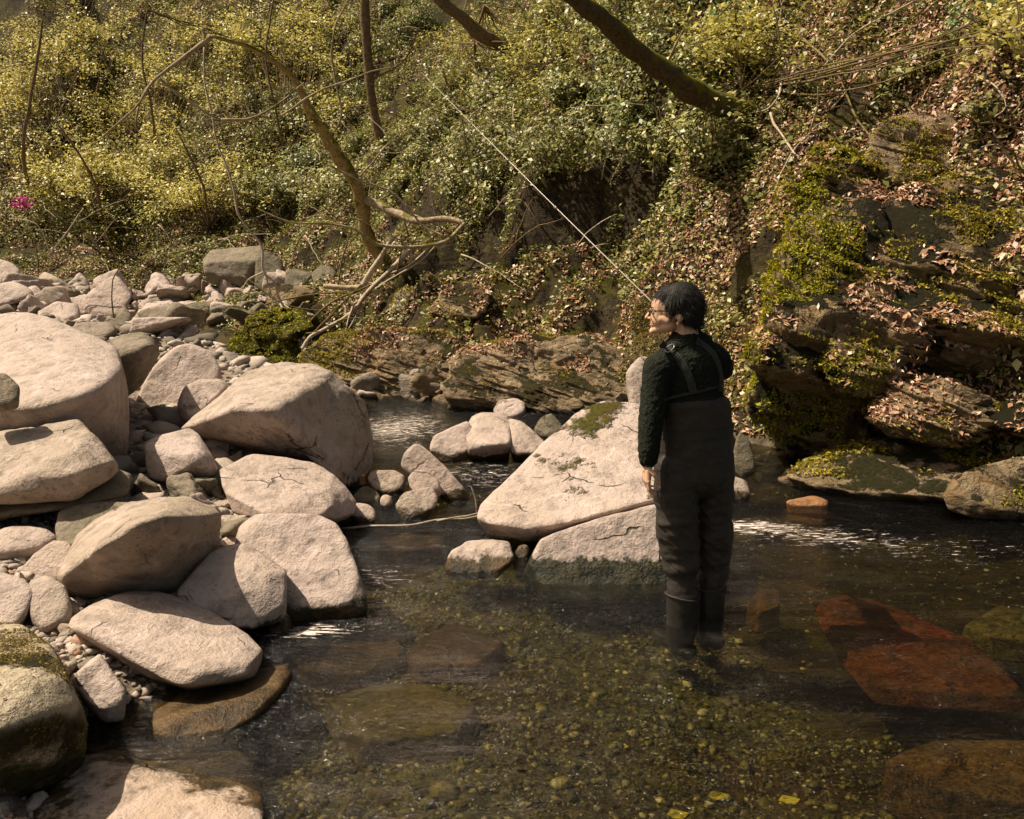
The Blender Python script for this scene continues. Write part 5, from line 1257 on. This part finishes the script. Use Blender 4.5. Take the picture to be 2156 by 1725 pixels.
# glasses
gl = empty('glasses'); gl.parent = angler; gl.location = (0, 0, 0)
def loc_tubes(nm, specs, mat): return tubes_obj(nm, specs, mat, angler)
bpy.data.objects.remove(gl)
gsp = []
for sg in (1, -1):
    cc = H(.136, -.001, .032 * sg); an = np.linspace(0, 2 * np.pi, 18)
    gsp.append(dict(P=[cc + Sv * math.cos(t) * .024 + Uv * math.sin(t) * .018 - Fv * abs(math.cos(t)) * .004 for t in an], Rr=[.0034] * 18, sides=6, step=.02, rough=0))
    gsp.append(dict(P=[H(.130, .008, .056 * sg), H(.09, .008, .070 * sg), H(.02, .004, .076 * sg), H(-.012, -.008, .078 * sg)], Rr=[.0034, .003, .0026, .0022], sides=6, step=.02, rough=0))
gsp.append(dict(P=[H(.138, .004, .008), H(.141, .006, 0), H(.138, .004, -.008)], Rr=[.0025] * 3, sides=6, step=.01, rough=0))
loc_tubes('glasses', gsp, 'black')
for sg in (1, -1):
    loc_tubes('eye', [dict(P=[H(.105, .001, .029 * sg), H(.117, .001, .029 * sg)], Rr=[.011, .010], sides=12, step=.01, rough=0)], 'cuff')
loc_tubes('eyebrow', [dict(P=[H(.128, .020, .012), H(.128, .024, .03), H(.112, .020, .046)], Rr=[.003, .0035, .002], sides=6, step=.01, rough=0)], 'hair')
loc_tubes('lips', [dict(P=[H(.112, -.062, .024), H(.127, -.062, .010), H(.130, -.061, 0), H(.127, -.062, -.010), H(.112, -.062, -.024)], Rr=[.002, .0036, .0040, .0036, .002], sides=8, step=.006, rough=0)], 'lip' if 'lip' in M else 'skin')
loc_tubes('shirt_cuff', [dict(P=[wrL + np.array([0, 0, .012]), wrL + np.array([0, 0, -.006])], Rr=[.034, .033], sides=16, step=.01, rough=0)], 'cuff')

# straps laid on the back, belt round the waist
trees = [BVHTree.FromPolygons([tuple(v) for v in Vx], [tuple(int(i) for i in f) for f in Tx]) for Vx, Tx in ((JW, JT), (WW, WT))]
def surf(x, y, lift=.006):
    d = Vector(ray(x, y)).normalized(); best = None
    for t in trees:
        h = t.ray_cast(Vector(CAM), d)
        if h[0] is not None and (best is None or h[3] < best[1]): best = (h[0], h[3], h[1])
    if best is None: return Q(x, y, -.15), np.array([0, -1., 0])
    return np.array(best[0]) + np.array(best[2]) * lift, np.array(best[2])
def band(name, pts, width, mat, lift=.006):
    pts = np.array(pts, float); k = []
    for i in range(len(pts) - 1):
        for t in np.arange(0, 1, .2): k.append(pts[i] * (1 - t) + pts[i + 1] * t)
    k.append(pts[-1]); S_ = [surf(x, y, lift) for x, y in k]
    C_ = np.array([a for a, _ in S_]); Nn_ = np.array([c for _, c in S_])
    for _ in range(3): C_[1:-1] = (C_[:-2] + C_[1:-1] * 2 + C_[2:]) / 4; Nn_[1:-1] = (Nn_[:-2] + Nn_[1:-1] + Nn_[2:]) / 3
    T_ = np.gradient(C_, axis=0); B_ = np.cross(T_, Nn_); B_ /= np.linalg.norm(B_, axis=1)[:, None]; Nn_ /= np.linalg.norm(Nn_, axis=1)[:, None]
    V = []; n = len(C_)
    for a, b_ in ((-1, 0), (1, 0), (1, -1), (-1, -1)): V.append(C_ + B_ * a * width / 2 + Nn_ * (.001 if b_ == 0 else -.006))
    V = np.stack(V, 1).reshape(-1, 3); F = []
    for i in range(n - 1):
        for j in range(4): F.append([i * 4 + j, i * 4 + (j + 1) % 4, i * 4 + 4 + (j + 1) % 4, i * 4 + 4 + j])
    F += [[0, 3, 2, 1], [(n - 1) * 4 + q for q in range(4)]]
    return mesh_obj(name, V - np.array(angler.location), F, M[mat], angler, smooth=False)
band('shoulder_strap', [(1392, 722), (1412, 738), (1430, 756), (1444, 778), (1454, 802), (1460, 828)], .036, 'strap')
band('shoulder_strap', [(1466, 718), (1488, 732), (1504, 750), (1514, 775), (1518, 800), (1516, 825)], .036, 'strap')
cbk, nbk = surf(1406, 733, .012)
loc_tubes('buckle', [dict(P=[np.array(surf(x, y, .012)[0]) for x, y in ((1397, 738), (1418, 727), (1421, 731), (1405, 745), (1397, 738))], Rr=[.0028] * 5, sides=6, step=.01, rough=0)], 'metal')
belt_c = Q(1464, 905); ring = []
bt = trees[1]
for t in np.linspace(0, 2 * np.pi, 41):
    d = Vector((math.cos(t), math.sin(t), 0)); o_ = Vector(belt_c + np.array([0, 0, .012 * math.cos(t)]))
    h = bt.ray_cast(o_ + d * .6, -d)
    ring.append(np.array(h[0] if h[0] is not None else o_ + d * .16) + np.array(d) * .006)
ring = np.array(ring)
for _ in range(2): ring[1:-1] = (ring[:-2] + 2 * ring[1:-1] + ring[2:]) / 4
Vb = np.concatenate([ring + [0, 0, .02], ring - [0, 0, .02]]); nb = len(ring)
mesh_obj('belt', Vb - np.array(angler.location), [[i, i + 1, nb + i + 1, nb + i] for i in range(nb - 1)], M['strap'], angler)
band('wader_pocket_edge', [(1440, 905), (1436, 940), (1430, 965)], .006, 'strap', .003)
band('bib_edge', [(1398, 842), (1430, 832), (1470, 824), (1505, 815), (1530, 812)], .012, 'wader', .006)
band('boot_strap', [(1484, 1256), (1500, 1258), (1512, 1252)], .006, 'metal', .002)

# ------------------------------------------------------------------ fishing rod
rt = atY(888, 153, 6.9); rb = Q(1474, 734, .43)
rod = empty('fishing_rod'); rod.location = rb
tag(rod, 'long thin fishing rod held by the angler, rising to the upper left', 'fishing rod')
def RP(t): return rb + (rt - rb) * t + np.array([0, 0, -.05 * t * (1 - t)])
ts = np.linspace(0, 1, 12)
tubes_obj('rod_blank', [dict(P=[RP(t) for t in ts], Rr=[0.0046 * (1 - t) + .0016 * t for t in ts], sides=8, step=.1, rough=0)], 'rod', rod)
tubes_obj('rod_grip', [dict(P=[RP(-.02), RP(.09)], Rr=[.013, .010], sides=10, step=.05, rough=0)], 'black', rod)
for t in (.22, .42, .60, .76):
    tubes_obj('rod_joint', [dict(P=[RP(t), RP(t + .008)], Rr=[.0062 * (1 - t) + .0036] * 2, sides=8, step=.02, rough=0)], 'rod', rod)
# little red piece caught between stones
p = Q(763, 1010, 2.05)
bm = bmesh.new(); bmesh.ops.create_cube(bm, size=1); bmesh.ops.bevel(bm, geom=bm.edges[:], offset=.12, segments=2, affect='EDGES')
me = bpy.data.meshes.new('red_tile'); bm.to_mesh(me); bm.free(); me.materials.append(M['orangewood'])
o = bpy.data.objects.new('red_brick_piece', me); col.objects.link(o); o.scale = (.035, .04, .07); o.location = p; tag(o, 'small reddish brick piece beside the grey block', 'brick')

# copies that would share a label are told apart by their order from left to right
from collections import defaultdict
dd = defaultdict(list)
for o in col.objects:
    if o.parent is None and o.get('group') and o.get('label'): dd[o['label']].append(o)
for lab, os_ in dd.items():
    if len(os_) in (2, 3, 4) and len(lab.split()) < 14:
        os_.sort(key=lambda o: (o.location.x / max(o.location.y, 1)))
        nm = {2: ['left', 'right'], 3: ['left', 'middle', 'right'], 4: ['leftmost', 'second', 'third', 'rightmost']}[len(os_)]
        for o, t in zip(os_, nm):
            o['label'] = lab.split(' ', 0)[0] + (', the %s one' % t if len(lab.split()) <= 13 else ', ' + t)
